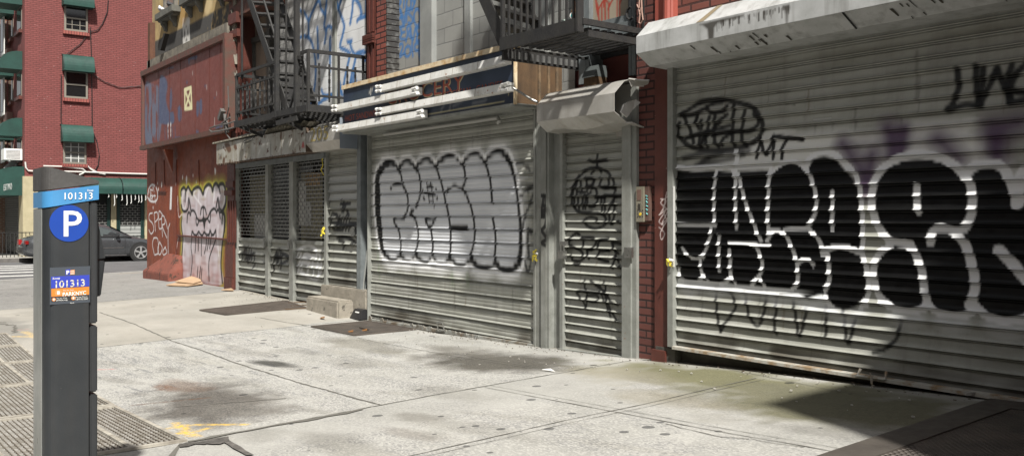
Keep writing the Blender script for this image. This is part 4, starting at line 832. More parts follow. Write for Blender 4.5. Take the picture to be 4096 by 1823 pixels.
for a,b,y in ((1553,1572,.26),(1680,1726,.22),(1857,1880,.26),(2032,2052,.26),(2130,2180,.24)): MB().box(X_(a,y),X_(b,y),y,.32,zU0,5.8).build('mullion',m_mul,mb_)
m=MB()
for a,y in ((1574,.25),(1570,.25),(1728,.24)): m.box(X_(a,y)-.008,X_(a,y)+.008,y,.3,zU0,5.8)
m.build('dark_reveal',m_black,mb_)
m=MB().box(X_(2160,YU),X_(2350,YU),.33,.6,3.1,5.8).build('upper_wall',m_cmu,mb_)
# plywood boarded window with dripping red paint, in its grey frame
def drips(cv):
    RD=(.33,.03,.015); o=lambda P:C(2000,0,4.152,P)
    cv.fill(o([(1575,0),(1600,0),(1650,140),(1650,340),(1600,200)]),RD,.9,.01,sm=False)
    for P in ([(1650,140),(1690,60),(1740,0)],[(1690,50),(1693,340)],[(1745,10),(1748,330)],[(1760,0),(1800,60),(1803,180),(1803,310)],[(1820,60),(1800,170)],[(1870,0),(1800,140)],[(1720,0),(1722,120)],[(1945,0),(1945,280)],[(1985,0),(1987,260)],[(2020,0),(1990,60)],[(1600,0),(1620,200),(1645,340)]): cv.stroke(o(P),.022,RD,.9,.4)
wallgrid('boarded_window',M('beige_plywood',(.34,.29,.22),(.27,.23,.175),2,.7,0,.1,30,True,stretch=(3,3,.3)),mb_,X_(2358,.2),X_(2512,.2),W(2400,85,.2)[2]-.15,5.8,.2,.015,drips,'beige boarded window with dripping red paint')
m=MB(); z0=W(2400,85,.2)[2]
for a,b in ((2315,2343),(2344,2356),(2514,2524),(2526,2542)): m.box(X_(a,.14),X_(b,.14),.14,.34,2.9,5.8)
m.box(X_(2356,.12),X_(2530,.12),.10,.3,z0-.22,z0-.10); m.box(X_(2356,.12),X_(2530,.12),.15,.3,z0-.10,z0-.02); m.build('window_frame',m_frame2,mb_)
# red wall behind the right fire escape
MB().box(X_(2270,.33),xP-.0,.34,.61,2.4,zU1).build('red_infill_wall',M('dull_red_wall',(.16,.042,.032),(.12,.035,.028),3,.7,0,.2,30),mb_)
m=MB().box(X_(2335,.0),X_(2385,.0),.0,.14,2.6,W(2370,312,.05)[2]).build('duct',m_ply,mb_)
xa,xb=X_(2335,.0),X_(2385,.0); za,zb2=W(2350,312,0)[2],W(2350,265,0)[2]
m=MB(); m.prism([(xa,-.03,za),(xa,.03,zb2),(xa,.15,zb2),(xa,.15,za)],(xb-xa,0,0)); m.build('duct_hood',flat('dark_hood_metal',(.07,.08,.08)),mb_)
# ------------- storefront piers / frames at Y~0
def gz(px,Y=0): return float(zg(X_(px,Y),Y))-.03
m=MB()
m.box(X_(2144,-.02),X_(2166,-.02),-.03,.1,gz(2150),2.55); m.build('steel_post',m_frame,mb_); m=MB(); m.box(X_(2168,-.04),X_(2199,-.04),-.05,.1,gz(2180),2.55); m.box(X_(2169,-.05),X_(2186,-.05),-.062,-.051,gz(2180),2.55); m.build('steel_post',m_frame,mb_); m=MB().box(X_(2201,.02),X_(2238,.02),.02,.2,gz(2220),2.55); m.build('steel_post',m_frame,mb_); m=MB()
m.box(X_(2524,-.03),X_(2547,-.03),-.035,.1,gz(2530),2.75)
def dirt(cv):pass
m.build('steel_post',m_frame,mb_)
MB().box(X_(1441,.15),X_(1475,.15),.15,.3,.3,2.7).build('dark_gap',m_black,mb_)
m=MB(); m.box(X_(1427,-.02),X_(1442,-.02),-.02,.1,.40,2.72); m.build('steel_post',m_frame2,mb_)
m=MB(); m.box(xA,X_(1475,.1),.3,.6,-.1,2.7); m.build('recess_wall',m_black,mb_)
MB().box(X_(1441,.1),X_(1475,.1),.1,.12,.3,2.7).build('recess_wall',m_black,mb_)
# tag on the posts
def posttag(cv):
    o=lambda P:C(1450,400,1.91,P)
    for P in ([(1365,730),(1400,735)],[(1385,730),(1375,800),(1365,860)],[(1365,860),(1400,830),(1380,800)],[(1400,760),(1405,850),(1365,890)],[(1370,890),(1400,900),(1395,960),(1370,990)],[(1370,1000),(1405,1060),(1370,1090),(1400,1110)]): cv.stroke(o(P),.045,K,.95,.3)
wallgrid('post_face',m_frame,mb_,X_(2167,-.052),X_(2187,-.052),gz(2170),2.5,-.064,.012,posttag)
# ------------- grille gates (left)
def grille_bay(px0,px1,lab,tagfn,papers=()):
    r=MB(); x0,x1=X_(px0,.05),X_(px1,.05); zm=W(px0,966-(px0-1000)*-.0,.05)[2]; zm=W(1100,965,.05)[2]; zt_=2.62; zb_=float(zg(x0,.05))+.03
    r.box(x0,x1,.03,.07,zm-.02,zm+.04); r.box(x0,x1,.03,.07,zb_,zb_+.04); r.box(x0,x1,.03,.07,zt_-.06,zt_)
    g=r.build('grille_gate',m_frame,mb_,lab)
    b=MB(); z=zm+.09
    while z<zt_-.08: b.box(x0,x1,.045,.055,z,z+.016); z+=.064
    b.build('grille_rods',m_steel,g)
    l=MB(); z=zm+.09; k=0
    while z<zt_-.14:
        x=x0+.05+(k%2)*.075
        while x<x1-.02: l.box(x,x+.016,.038,.044,z+.01,z+.06); x+=.15
        z+=.064; k+=1
    l.build('grille_links',M('dull_link_steel',(.16,.16,.15),(.10,.10,.095),8,.45,.5) if 'dull_link_steel' not in bpy.data.materials else bpy.data.materials['dull_link_steel'],g)
    shutter('slat_panel',g,x0+.01,x1-.01,zb_+.04,zm-.02,.06,.135,.04,.03,tagfn)
    return g
def t1(cv):
    o=lambda P:C(920,560,1.638,P)
    for P in ([(85,760),(95,700),(100,780)],[(105,710),(115,790)],[(80,790),(75,740),(130,760)],[(120,700),(125,780),(110,800)],[(135,720),(140,800)],[(95,780),(160,740)],[(150,740),(158,800),(150,835)]): cv.stroke(o(P),.065,(.01,.01,.01),.95,.3)
    cv.stroke(o([(60,700),(55,860)]),.06,WH,.5,.9)
def t2(cv):
    o=lambda P:C(920,560,1.638,P)
    for P in ([(280,830),(300,730),(305,800)],[(315,720),(310,820)],[(325,715),(330,800)],[(335,740),(385,770),(340,810)],[(285,780),(345,760)],[(290,860),(283,830)],[(325,840),(330,800)]): cv.stroke(o(P),.065,K,.95,.3)
def t3(cv):
    o=lambda P:C(920,560,1.638,P)
    cv.stroke(o([(430,780),(450,720),(500,690),(550,710),(585,770),(590,850),(560,910),(500,890),(440,850)]),.06,WH,.8,.7)
    for P in ([(440,860),(460,740)],[(460,860),(480,750),(520,760),(480,800)],[(500,860),(510,800)],[(540,880),(530,760)],[(480,760),(560,760)],[(450,800),(580,820)],[(560,740),(575,900)]): cv.stroke(o(P),.06,WH,.85,.5)
grille_bay(949,1064,'grille gate leftmost of the three with a small black scribble below',t1)
grille_bay(1077,1159,'narrow middle grille gate with a black arrow tag below',t2)
grille_bay(1177,1300,'right grille gate with a round white tag below and flyers behind it',t3)
for a,b in ((938,948),(1065,1076),(1160,1176),(1301,1309)): MB().box(X_(a,.0),X_(b,.0),-.02,.08,gz(a),2.66).build('gate_post',m_frame,mb_)
# shop front behind the grilles
m=MB().box(X_(945,.5),X_(1305,.5),.26,.29,.2,2.7).build('shop_window',M('murky_shop_glass',(.03,.032,.028),(.05,.05,.04),1.5,.15),mb_)
for i,(a,b,c,d,mt) in enumerate(((1000,1065,700,950,'ivory'),(1205,1290,690,960,'ivory'),(1195,1225,725,900,'white'),(1218,1245,810,900,'white'),(1018,1062,860,960,'white'),(1222,1280,690,745,'tan'))):
    mat={'ivory':('ivory_blind',(.25,.23,.16)),'white':('paper_flyer',(.55,.55,.53)),'tan':('brown_paper',(.36,.25,.13))}[mt]
    mt_=bpy.data.materials.get(mat[0]) or flat(*mat); y=.255-.004*i
    p=MB().quad(W(a,d,y),W(b,d,y),W(b,c,y),W(a,c,y)); p.build('blind' if mt=='ivory' else 'flyer',mt_,mb_)
# ------------- narrow shutter above the steps
xs0,xs1=X_(1310,.0),X_(1427,.0)
def t4(cv):
    o=lambda P:C(920,560,1.638,P)
    cv.fill(o([(640,205),(830,200),(830,395),(640,410)]),(.40,.41,.41),.55,.03,sm=False)
    for P in ([(735,395),(735,470)],[(715,420),(780,415)],[(760,415),(750,440),(765,475)],[(725,470),(745,430)],[(660,490),(655,560),(690,590),(700,500),(665,480)],[(700,590),(715,500),(730,590),(740,510)],[(750,590),(760,490),(775,500),(770,590)],[(660,540),(800,560)],[(780,545),(830,550),(800,575),(825,600)],[(695,640),(740,635),(790,650),(825,675)],[(735,710),(745,670),(710,660)],[(720,590),(690,580)],[(810,560),(830,660)]): cv.stroke(o(P),.055,K,.95,.3)
s=shutter('rolling_shutter',mb_,xs0,xs1,.46,2.66,.04,.133,.04,.02,t4,'narrow grey rolling shutter above the concrete steps')
MB().disc((xs1-.05,-.02,1.33),.03,(0,-1,0),.03).box(xs1-.09,xs1-.02,-.06,-.03,1.22,1.31).build('padlock',m_steel,s)
# its housing : octagonal sheet box
def housing(parent,x0,x1,P,mat,label=None,name='shutter_housing',closed=True,nx=2,ends=True,wob=0):
    """P profile [(y,z)...]"""
    vs=[];fs=[];n=len(P)
    for i in range(nx):
        x=x0+(x1-x0)*i/(nx-1)
        for y,z in P: vs.append((x,y+(random.random()-.5)*wob,z+(random.random()-.5)*wob))
    for i in range(nx-1):
        for k in range(n): fs.append((i*n+k,i*n+(k+1)%n,(i+1)*n+(k+1)%n,(i+1)*n+k))
    if ends: fs+=[tuple(range(n)),tuple((nx-1)*n+k for k in range(n-1,-1,-1))]
    return MB().add(vs,fs).build(name,mat,parent,label)
zf=W(1355,557,-.31)[2]; zf2=W(1222.7,534.7,-.31)[2]
hx0,hx1=X_(1224,-.31),-11.74
h=housing(mb_,hx0,hx1,[(.1,zf2+.16),(-.10,zf2+.16),(-.31,zf2),(-.31,zf),(-.19,zf-.12),(.1,zf-.12)],m_house2,'grey shutter housing with faint yellow digits')
MB().box(hx1,hx1+.006,-.30,.1,zf-.13,zf2+.15).build('end_plate',flat('blue_grey_end_plate',(.20,.23,.27)),h)
text('205',.30,W(1240,568,-.312),RF,flat('yellow_spray',(.40,.33,.14),.7),h,xs=1.35,sp=1.1,ext=.001)
# corroded sign box
bx0,bx1=-16.85,-12.87
def boxpaint(cv):
    RS=(.10,.045,.02)
    cv.fill([(868,585),(990,545),(990,650),(870,660)],(.20,.17,.11),.55,.05,tex=lambda x,y:np.clip(vnoise(x*12,y*2)*2.2-.5,0,1))
    for P in ([(898,575),(915,572),(925,600),(915,612),(905,596)],[(893,630),(900,632),(898,655),(890,655)],[(1122,528),(1128,530),(1125,560),(1120,555)],[(935,580),(945,578),(948,596),(940,600)]): cv.fill(P,RS,.95,.015)
    for k in range(70):
        x=random.uniform(868,1220); z=604+(1220-x)*.158-random.uniform(-4,6)+ (0 if x<980 or x>1085 else 99); cv.blot(cv.map(x,z),.05,.035,(.05,.025,.015),.9)
    cv.stroke([(1084,540),(1083,625)],.012,K,1,.3,sm=False); cv.stroke([(1125,555),(1125,618)],.02,(.2,.15,.08),.8,.6,sm=False)
    cv.stroke([(1216,588),(1212,570),(1209,588)],.045,(.35,.02,.02),.9,.2,sm=False)
    cv.blot(cv.map(878,628),.085,.14,WH,1,pw=.4); cv.stroke([(873,618),(883,622),(876,632),(884,638)],.02,(.1,.1,.1),.8,.3)
    for (x,y) in ((1070,548),(1075,560),(1140,545),(1158,560),(1185,570),(1195,560),(1120,590),(1040,600)): cv.stroke([(x,y),(x-6,y+16)],.04,(.62,.62,.6),.5,.5,sm=False)
ob=thing('sign_box',(-14.8,-.3,2.6),'corroded white metal sign box rusting above the three grille gates','sign box')
wallgrid('face',m_oldbox,ob,bx0,bx1,2.50,2.885,-.312,.018,boxpaint)
m=MB(); m.box(bx0,bx1,-.308,.08,2.51,2.88); m.build('case',M('rusted_box_side',(.12,.085,.06),(.05,.03,.02),6,.8,0,.3,20),ob)
m=MB(); x=bx0
while x<bx1-.1:
    w_=random.uniform(.06,.2); m.prism([(x,-.318,2.505),(x+w_,-.318,2.505),(x+w_*.7,-.33,2.505-random.uniform(.01,.05)),(x+w_*.3,-.325,2.505-random.uniform(.0,.03))],(0,.02,0)); x+=w_
m.build('torn_edge',bpy.data.materials['rusted_box_side'],ob)
m=MB(); m.prism([(bx0-.1,-.36,2.89),(bx0+1.9,-.33,2.92),(bx0+1.9,.05,2.93),(bx0-.1,.05,2.90)],(0,0,.025))
for k in range(16):
    x=-14.6+k*.11; m.prism([(x,-.28,2.89),(x+.13,-.3,2.93+random.uniform(0,.06)),(x+.09,-.12,2.95+random.uniform(0,.08)),(x,-.1,2.9)],(.03,.02,.03))
m.build('top_debris',M('flaking_debris',(.36,.34,.28),(.10,.09,.07),20,.9),ob)
m=MB(); m.tube([Vector(W(*p,-.33)) for p in ((976,572),(975,566),(990,555),(1018,548),(1005,562),(985,571),(976,572))],.008,5); m.build('cable',m_wirek,ob)
MB().box(bx0+.3,bx1+.1,-.06,.06,2.42,2.50).build('soffit_rail',m_frame2,ob)
# ------------- grocery shutter (dollar sign piece)
def paso(cv):
    o=lambda P:C(1470,560,2.083,P); H=(.82,.83,.84)
    out=[(62,470),(65,330),(85,240),(130,178),(180,163),(225,178),(250,213),(275,178),(320,155),(365,168),(395,205),(430,163),(485,138),(530,155),(560,203),(600,145),(680,112),(740,138),(785,190),(820,128),(890,95),(940,112),(978,162),(1010,108),(1080,73),(1140,85),(1180,130),(1215,230),(1250,420),(1275,620),(1290,830),(1285,1000),(1262,1068),(1200,1098),(1120,1095),(1062,1062),(1000,1078),(930,1072),(880,1050),(850,1020),(800,1052),(730,1045),(690,1012),(650,1027),(580,1022),(535,988),(500,1027),(430,1012),(395,982),(350,1007),(290,1002),(265,982),(230,1005),(170,1000),(120,950),(95,850),(70,650)]
    cv.blot(cv.map(*o([(1000,560)])[0]),1.6,.9,(.33,.335,.33),.3)
    cv.stroke(o(out),.20,H,.45,.6,closed=True); cv.stroke(o(out),.11,(.88,.89,.90),.97,.2,closed=True)
    for P in ([(140,1010),(200,1060),(260,1030)],[(265,1040),(330,1060),(380,1030)],[(400,1040),(450,1065),(500,1040)],[(520,1060),(600,1090),(660,1060)],[(680,1060),(760,1100),(830,1050)],[(870,1080),(960,1130),(1040,1090)],[(1060,1080),(1150,1140),(1240,1110)]): cv.stroke(o(P),.10,H,.55,.8)
    cv.fill(o(out),K,1,.012)
    inn=[(98,470),(92,340),(115,250),(180,200),(230,212),(262,252),(290,195),(325,180),(365,195),(408,247),(430,190),(490,163),(540,190),(572,228),(600,180),(690,133),(750,155),(797,207),(830,145),(895,117),(945,140),(982,192),(1020,130),(1080,106),(1130,120),(1175,190),(1210,290),(1240,450),(1258,620),(1266,800),(1260,960),(1230,1040),(1170,1072),(1110,1055),(1062,988),(1040,1040),(990,1058),(930,1045),(885,1000),(862,948),(835,1010),(780,1035),(720,1010),(680,958),(650,1010),(600,1020),(560,995),(540,953),(510,1000),(470,1005),(430,980),(400,933),(375,985),(330,997),(290,975),(268,938),(240,980),(200,990),(160,960),(130,880),(112,750),(98,600)]
    inn=[((a+10 if a<125 else a-6 if a>1180 else a),(b+20 if b<260 else b-12 if b>930 else b)) for a,b in inn]
    cv.fill(o(inn),(.66,.68,.71),1,.012,tex=lambda x,y:np.clip(.88+.12*vnoise(x*5,y*9),0,1))
    for k in range(46):
        a,b=random.uniform(110,1230),random.uniform(170,980)
        if b<260 and a<200: continue
        cv.blot(cv.map(*o([(a,b)])[0]),.12,.14,random.choice([(.82,.83,.84),(.86,.87,.87),(.72,.74,.78),(.50,.55,.64)]),.55)
    for a,b in ((220,750),(340,830),(130,880),(480,700),(620,760)): cv.blot(cv.map(*o([(a,b)])[0]),.22,.12,(.38,.44,.42),.5)
    # white rim just inside the black outline
    b=dict(al=1,soft=.25)
    cv.stroke(o([(55,480),(58,330),(80,235),(125,172)]),.03,H,.8,.4)
    for P in ([(262,252),(280,300),(290,365)],[(192,405),(215,372),(265,367),(305,402),(330,470),(335,540),(325,600),(290,655),(245,663),(212,658),(225,700),(255,750),(270,830),(274,900),(268,945)],[(408,247),(430,300),(438,400),(428,490),(395,560),(352,612),(385,642),(410,700),(425,780),(418,870),(400,938)],
      [(572,228),(600,320),(630,430),(650,530),(675,640),(690,740),(692,850),(690,930),(680,960)],[(480,655),(545,665),(560,655),(525,725),(490,690),(480,655)],[(525,725),(542,830),(545,900),(538,958)],[(797,207),(812,280),(812,350),(785,393),(720,388),(680,403),(655,432)],[(790,403),(830,470),(860,560),(880,660),(886,760),(878,880),(860,950)],
      [(982,192),(1010,280),(1030,400),(1042,522)],[(1040,652),(1058,750),(1066,870),(1060,992)]): cv.stroke(o(P),.042,K,**b)
    cv.stroke(o([(690,725),(760,735),(825,735)]),.055,K,**b)
    for P in ([(487,350),(500,430),(515,525)],[(520,352),(538,450),(550,565)],[(570,415),(540,392),(490,395),(455,418),(465,440),(520,447),(568,458),(580,482),(545,508),(490,505),(458,480)]): cv.stroke(o(P),.022,K,**b)
    for P in ([(1245,365),(1375,370)],[(1375,378),(1320,420),(1268,475)],[(1378,455),(1340,560),(1300,660),(1290,740)],[(1335,740),(1333,860),(1345,980)],[(1310,1015),(1330,1090)],[(1355,1020),(1345,1090)],[(1355,750),(1358,790)],[(1240,200),(1300,205),(1350,250)]): cv.stroke(o(P),.045,(.01,.01,.01),.85,.4)
    for P in ([(1240,310),(1330,305)],): cv.stroke(o(P),.015,(.6,.6,.6),.6,.5)
    for a,b in ((90,1050),(80,900),(700,1110),(830,1120)): cv.stroke(o([(a,b),(a+5,b+90)]),.05,(.20,.27,.16),.4,.9)
gx0,gx1=X_(1483,.0),X_(2145,.0)
s=shutter('rolling_shutter',mb_,gx0,gx1,.065,2.74,.022,.156,.025,.012,paso,'wide grey rolling shutter sprayed with bulbous silver letters and a dollar sign',prof=PROFW)
MB().box(X_(1474,-.03),gx0,-.05,.08,.0,2.74).build('guide_rail',m_frame,s); MB().box(gx1,gx1+.03,-.04,.08,.05,2.74).build('guide_rail',m_frame,s)
m=MB(); m.bar((gx0,-.02,W(1482,1277,0)[2]),(gx1,-.02,W(2166,1386,0)[2]),.05,.035); 
for k in range(18): x=random.uniform(gx0,gx1-1); m.prism([(x,-.045,.06),(x+.1,-.045,.05),(x+.07,-.05,.10),(x+.02,-.05,.095)],(0,.01,0))
m.build('bottom_rail',M('battered_rail',(.30,.31,.29),(.12,.09,.06),8,.6,0,.3,30),s)
m=MB(); a=Vector(W(1765,1300,-.06)); m.tube([a+Vector((-.07,0,-.08)),a+Vector((-.06,-.02,.03)),a+Vector((.06,-.02,.04)),a+Vector((.07,0,-.06)),a+Vector((-.07,0,-.08))],.010,6)
for px,py in ((1550,1275),(1612,1285),(1900,1335),(2015,1350),(2110,1375)): a=Vector(W(px,py,-.05)); m.tube([a,a+Vector((.02,-.01,-.05)),a+Vector((-.01,-.02,-.1))],.004,5)
m.build('pull_handle',m_steel,s)
MB().box(gx0,gx1,-.06,.0,2.66,2.74).build('head_rail',m_frame,s)
MB().tube([(gx0+.6,-.12,2.63),(gx1-.7,-.12,2.63),(gx1-.55,-.12,2.63),(gx1-.5,-.13,2.59),(gx1-.55,-.12,2.57)],.022,8).build('conduit',flat('conduit_grey',(.33,.33,.31)),s)
MB().box(gx0,gx1,.12,.3,-.1,.4).build('threshold',m_basec,mb_)
# ------------- door shutter
dx0,dx1=X_(2264,.02),X_(2509,.02)
def doort(cv):
    o=lambda P:C(2250,600,1.5917,P); b=dict(al=.93,soft=.4)
    for P in ([(215,30),(215,90),(210,110)],[(165,65),(200,75),(280,62)],[(215,100),(200,120),(175,150)],[(215,105),(240,140)],[(100,170),(140,130),(210,110),(280,140),(315,190),(330,240)],[(100,170),(65,220),(50,280),(60,350),(110,395),(220,400),(260,420),(272,450),(250,485),(200,498),(150,480),(135,450),(165,428),(210,435),(218,460)]): cv.stroke(o(P),.035,(.008,.008,.008),**b)
    for P in ([(75,200),(60,270),(75,360)],[(95,165),(80,230),(100,370)],[(105,200),(115,260),(90,265)],[(140,180),(150,260),(110,270)],[(140,180),(190,185),(185,225),(150,230)],[(195,185),(175,240),(200,240),(220,290),(205,350),(165,360),(150,300),(175,270)],[(240,180),(235,230),(290,240),(285,185)],[(200,300),(265,300)],[(265,235),(330,245),(330,270)],[(270,290),(390,295),(330,300),(320,350)],[(260,300),(270,400)],[(240,300),(250,390)],[(330,290),(290,390),(300,470)],[(330,350),(320,430),(310,470)],[(120,300),(125,370)],[(140,290),(140,370)],[(352,455),(358,460)]): cv.stroke(o(P),.036,(.004,.004,.004),**b)
    for P in ([(105,540),(80,530),(50,560),(40,600),(110,640),(130,680),(105,705),(60,700),(55,670)],[(75,725),(110,725)],[(125,555),(130,620)],[(120,560),(190,560),(205,590),(185,630),(150,640)],[(150,640),(160,690)],[(290,565),(225,580),(230,640),(290,640)],[(230,640),(220,690),(285,710)],[(305,590),(370,600),(400,640)],[(310,590),(325,640),(350,660)],[(330,670),(310,750)],[(330,670),(350,710)],[(360,740),(375,770)],[(400,710),(380,760)],[(375,790),(378,810)]): cv.stroke(o(P),.034,(.006,.006,.006),.97,.35)
    for P in ([(140,825),(135,870),(150,900),(145,1000)],[(175,830),(230,870)],[(260,835),(265,880)],[(85,910),(110,895),(150,900)],[(85,910),(110,940),(150,1010)],[(150,930),(160,960),(210,965),(225,940),(205,925),(150,925)],[(200,860),(260,900),(300,960),(345,985)],[(230,900),(270,980),(300,1060)],[(255,900),(290,1000),(345,1090)],[(160,900),(240,910),(280,930)],[(265,890),(280,970)]): cv.stroke(o(P),.028,(.012,.012,.012),.93,.45)
s=shutter('rolling_shutter',mb_,dx0,dx1,.11,2.5,.03,.089,.032,.012,doort,'narrow door shutter with a star topped black tag')
MB().box(X_(2241,-.02),dx0,-.03,.08,gz(2250),2.5).build('guide_rail',m_frame,s); MB().box(dx1,X_(2524,-.05),-.055,.08,gz(2515),2.6).build('guide_rail',m_frame,s)
m=MB(); m.bar((dx0-.05,-.03,.10),(dx1,-.03,.135),.06,.03); m.tube([Vector(W(2345,1418,-.08)),Vector(W(2350,1424,-.1)),Vector(W(2370,1424,-.1)),Vector(W(2388,1418,-.08))],.008,6); m.build('bottom_rail',m_frame,s)
m=MB(); a=Vector(W(2252,1003,-.05)); m.box(a.x-.04,a.x+.04,-.09,-.03,a.z-.08,a.z+.0); m.tube([a+Vector((-.025,-.01,0)),a+Vector((-.025,-.01,.06)),a+Vector((.025,-.01,.06)),a+Vector((.025,-.01,0))],.009,6); m.box(a.x-.05,a.x+.06,-.06,-.03,a.z+.05,a.z+.1)
a=Vector(W(2512,1010,-.08)); m.box(a.x-.05,a.x+.05,-.085,-.055,a.z-.05,a.z+.05); m.build('padlock',m_steel,s)
# dented housing
FT,FB,BB,BT=2.665,2.49,2.39,2.79; xa,xb=-7.215,-6.30
P=[(.08,BT+.02),(-.12,BT+.02),(-.18,BT),(-.31,FT),(-.31,FB),(-.17,BB),(.0,BB-.01)]
vs=[];n=len(P);NX=9
for i in range(NX):
    t=i/(NX-1); x=-7.215+t*(1.155)
    for k,(y,z) in enumerate(P):
        dx_=0; 
        if k in (3,4): x_=x if t<1 else x
        vs.append((x-(.0),y-(.03*math.sin(t*5) if k==5 else 0),z-(.05*math.sin(max(t-.25,0)*4.1) if k==6 else 0)+(.02*math.sin(t*9) if k==5 else 0)))
fs=[(i*n+k,i*n+k+1,(i+1)*n+k+1,(i+1)*n+k) for i in range(NX-1) for k in range(n-1)]+[tuple(range(n))]
h=MB().add(vs,fs); hs=h.build('shutter_housing',m_house2,s,'dented open ended aluminium shutter housing')
so_=hs.modifiers.new('s','SOLIDIFY'); so_.thickness=.006
m=MB(); e=-6.055; m.prism([(e,-.13,BT+.02),(e+.10,-.10,BT+.0),(e+.18,-.04,BT-.01),(e+.10,.03,BT-.05),(e+.01,-.1,BT-.05)],(0,.01,.012)); m.prism([(e,-.24,FB+.0),(e+.01,-.20,FB+.08),(e+.05,-.10,FT-.05),(e+.08,-.06,FT-.08),(e+.04,-.13,FB+.02),(e+.02,-.18,FB-.05)],(.008,.006,0)); m.prism([(e,-.17,BB+.0),(e+.05,-.12,BB+.0),(e+.08,-.0,BB-.04),(e,-.0,BB-.03)],(0,0,.01)); m.build('torn_flap',m_house2,hs)
MB().box(-7.2,e-.30,-.10,.08,BB+.05,BT-.05).build('coil',m_frame2,hs); MB().box(e-.30,X_(2524,-.05),.0,.02,BB-.1,BT+.0).build('back_plate',m_house2,hs)
# ------------- steps
stp=thing('concrete_steps',(-12.3,-.3,.05),'two worn concrete steps below the narrow shutter','steps')
zb=-.1; MB().box(-12.85,-11.77,-.32,-.05,zb,.285).build('lower_step',m_conc,stp,bev=.025)
MB().box(X_(1283,-.05),X_(1466,-.04),-.055,.28,zb,.45).build('upper_step',m_conc,stp,bev=.015)
# ================================================================ GROCERY SIGN
gs=thing('shop_sign',(-9.5,-.36,2.7),'navy grocery sign with faded red lettering above the dollar sign shutter','sign')
sx0,sx1,sz0,sz1=-11.50,-7.51,2.71,3.31
def signp(cv):
    BL=(.055,.085,.14)
    cv.blot((-8.5,3.0),.9,.25,BL,.35,True); cv.blot((-7.8,3.1),.3,.25,(.07,.10,.16),.5,True); cv.blot((-10.9,3.15),.5,.1,(.04,.055,.07),.6,True)
    YW=(.50,.45,.26)
    cv.stroke([(-7.56,3.28),(-7.56,2.86),(-7.63,2.86)],.012,YW,.9,.3,sm=False,raw=True); cv.stroke([(-7.63,2.86),(-7.63,2.80),(-7.70,2.80),(-7.70,2.755),(-9.6,2.745),(-11.45,2.74)],.012,YW,.8,.4,sm=False,raw=True)
    for P in ([(-8.75,2.86),(-8.77,2.78)],[(-8.7,2.80),(-8.5,2.84),(-8.44,2.90)],[(-8.25,2.9),(-8.1,2.86),(-8.05,2.80),(-8.3,2.79)],[(-8.95,2.79),(-8.9,2.82)]): cv.stroke(P,.035,(.30,.32,.35),.4,.8,raw=True)
    for k in range(10): x=-10.75+k*.045; cv.stroke([(x,3.26),(x+.01,3.26-random.uniform(.03,.12))],.012,(.6,.58,.52),.9,.3,sm=False,raw=True)
wallgrid('face',m_board,gs,sx0,sx1,sz0,sz1,-.362,.02,signp)
MB().box(sx0,sx1-.01,-.358,.33,sz0+.005,sz1-.005).build('case',m_ply,gs)
m=MB(); 
for y in (-.05,.08,.2): m.box(sx1-.009,sx1+.012,y,y+.03,sz0+.01,sz1-.01)
m.build('side_batten',M('dark_batten',(.06,.045,.03),(.2,.13,.07),8,.8),gs)
m=MB(); m.box(sx0-.02,sx1+.01,-.385,-.30,sz1-.005,sz1+.05); m.box(sx1-.004,sx1+.012,-.385,-.345,sz0-.01,sz1-.006); m.build('top_trim',m_trim,gs)
MB().box(sx0-.01,sx1+.0,-.375,.2,sz0-.03,sz0+.004).build('soffit',m_frame,gs)
RD=flat('faded_red_lettering',(.34,.085,.055),.7); YL=flat('cream_letter_shadow',(.5,.42,.27),.7)
def sgt(s,x0,x1,z,h,mat,name='lettering',bold=.004,ext=.0015,off=0):
    o=text(s,1.,(0,0,0),Matrix.Identity(3),mat,None,name,ext=0,bold=.0); me=o.data
    co=np.empty(len(me.vertices)*3); me.vertices.foreach_get('co',co); co=co.reshape(-1,3); a,b=co.min(0),co.max(0)
    co[:,0]=x0+(co[:,0]-a[0])/(b[0]-a[0])*(x1-x0)+off; zz=z+(co[:,1]-a[1])/(b[1]-a[1])*h-off; co=np.stack([co[:,0],np.full(len(co),-.366+(.0015 if off else 0)),zz],-1)
    me.vertices.foreach_set('co',co.ravel().astype('f')); me.transform(Matrix.Translation(-worldloc(gs))); o.parent=gs; return o
sgt('GROCERY',X_(1548,-.366),X_(1856,-.366),2.965,.19,RD); sgt('GROCERY',X_(1548,-.366),X_(1856,-.366),2.965,.19,YL,off=.014)
sgt('·HOT SANDWICHES · FRANKS',X_(1378,-.366),X_(1640,-.366),2.845,.085,RD)
sgt('ICE CREAM · CANDIES',X_(1768,-.366),X_(2010,-.366),2.905,.075,RD)
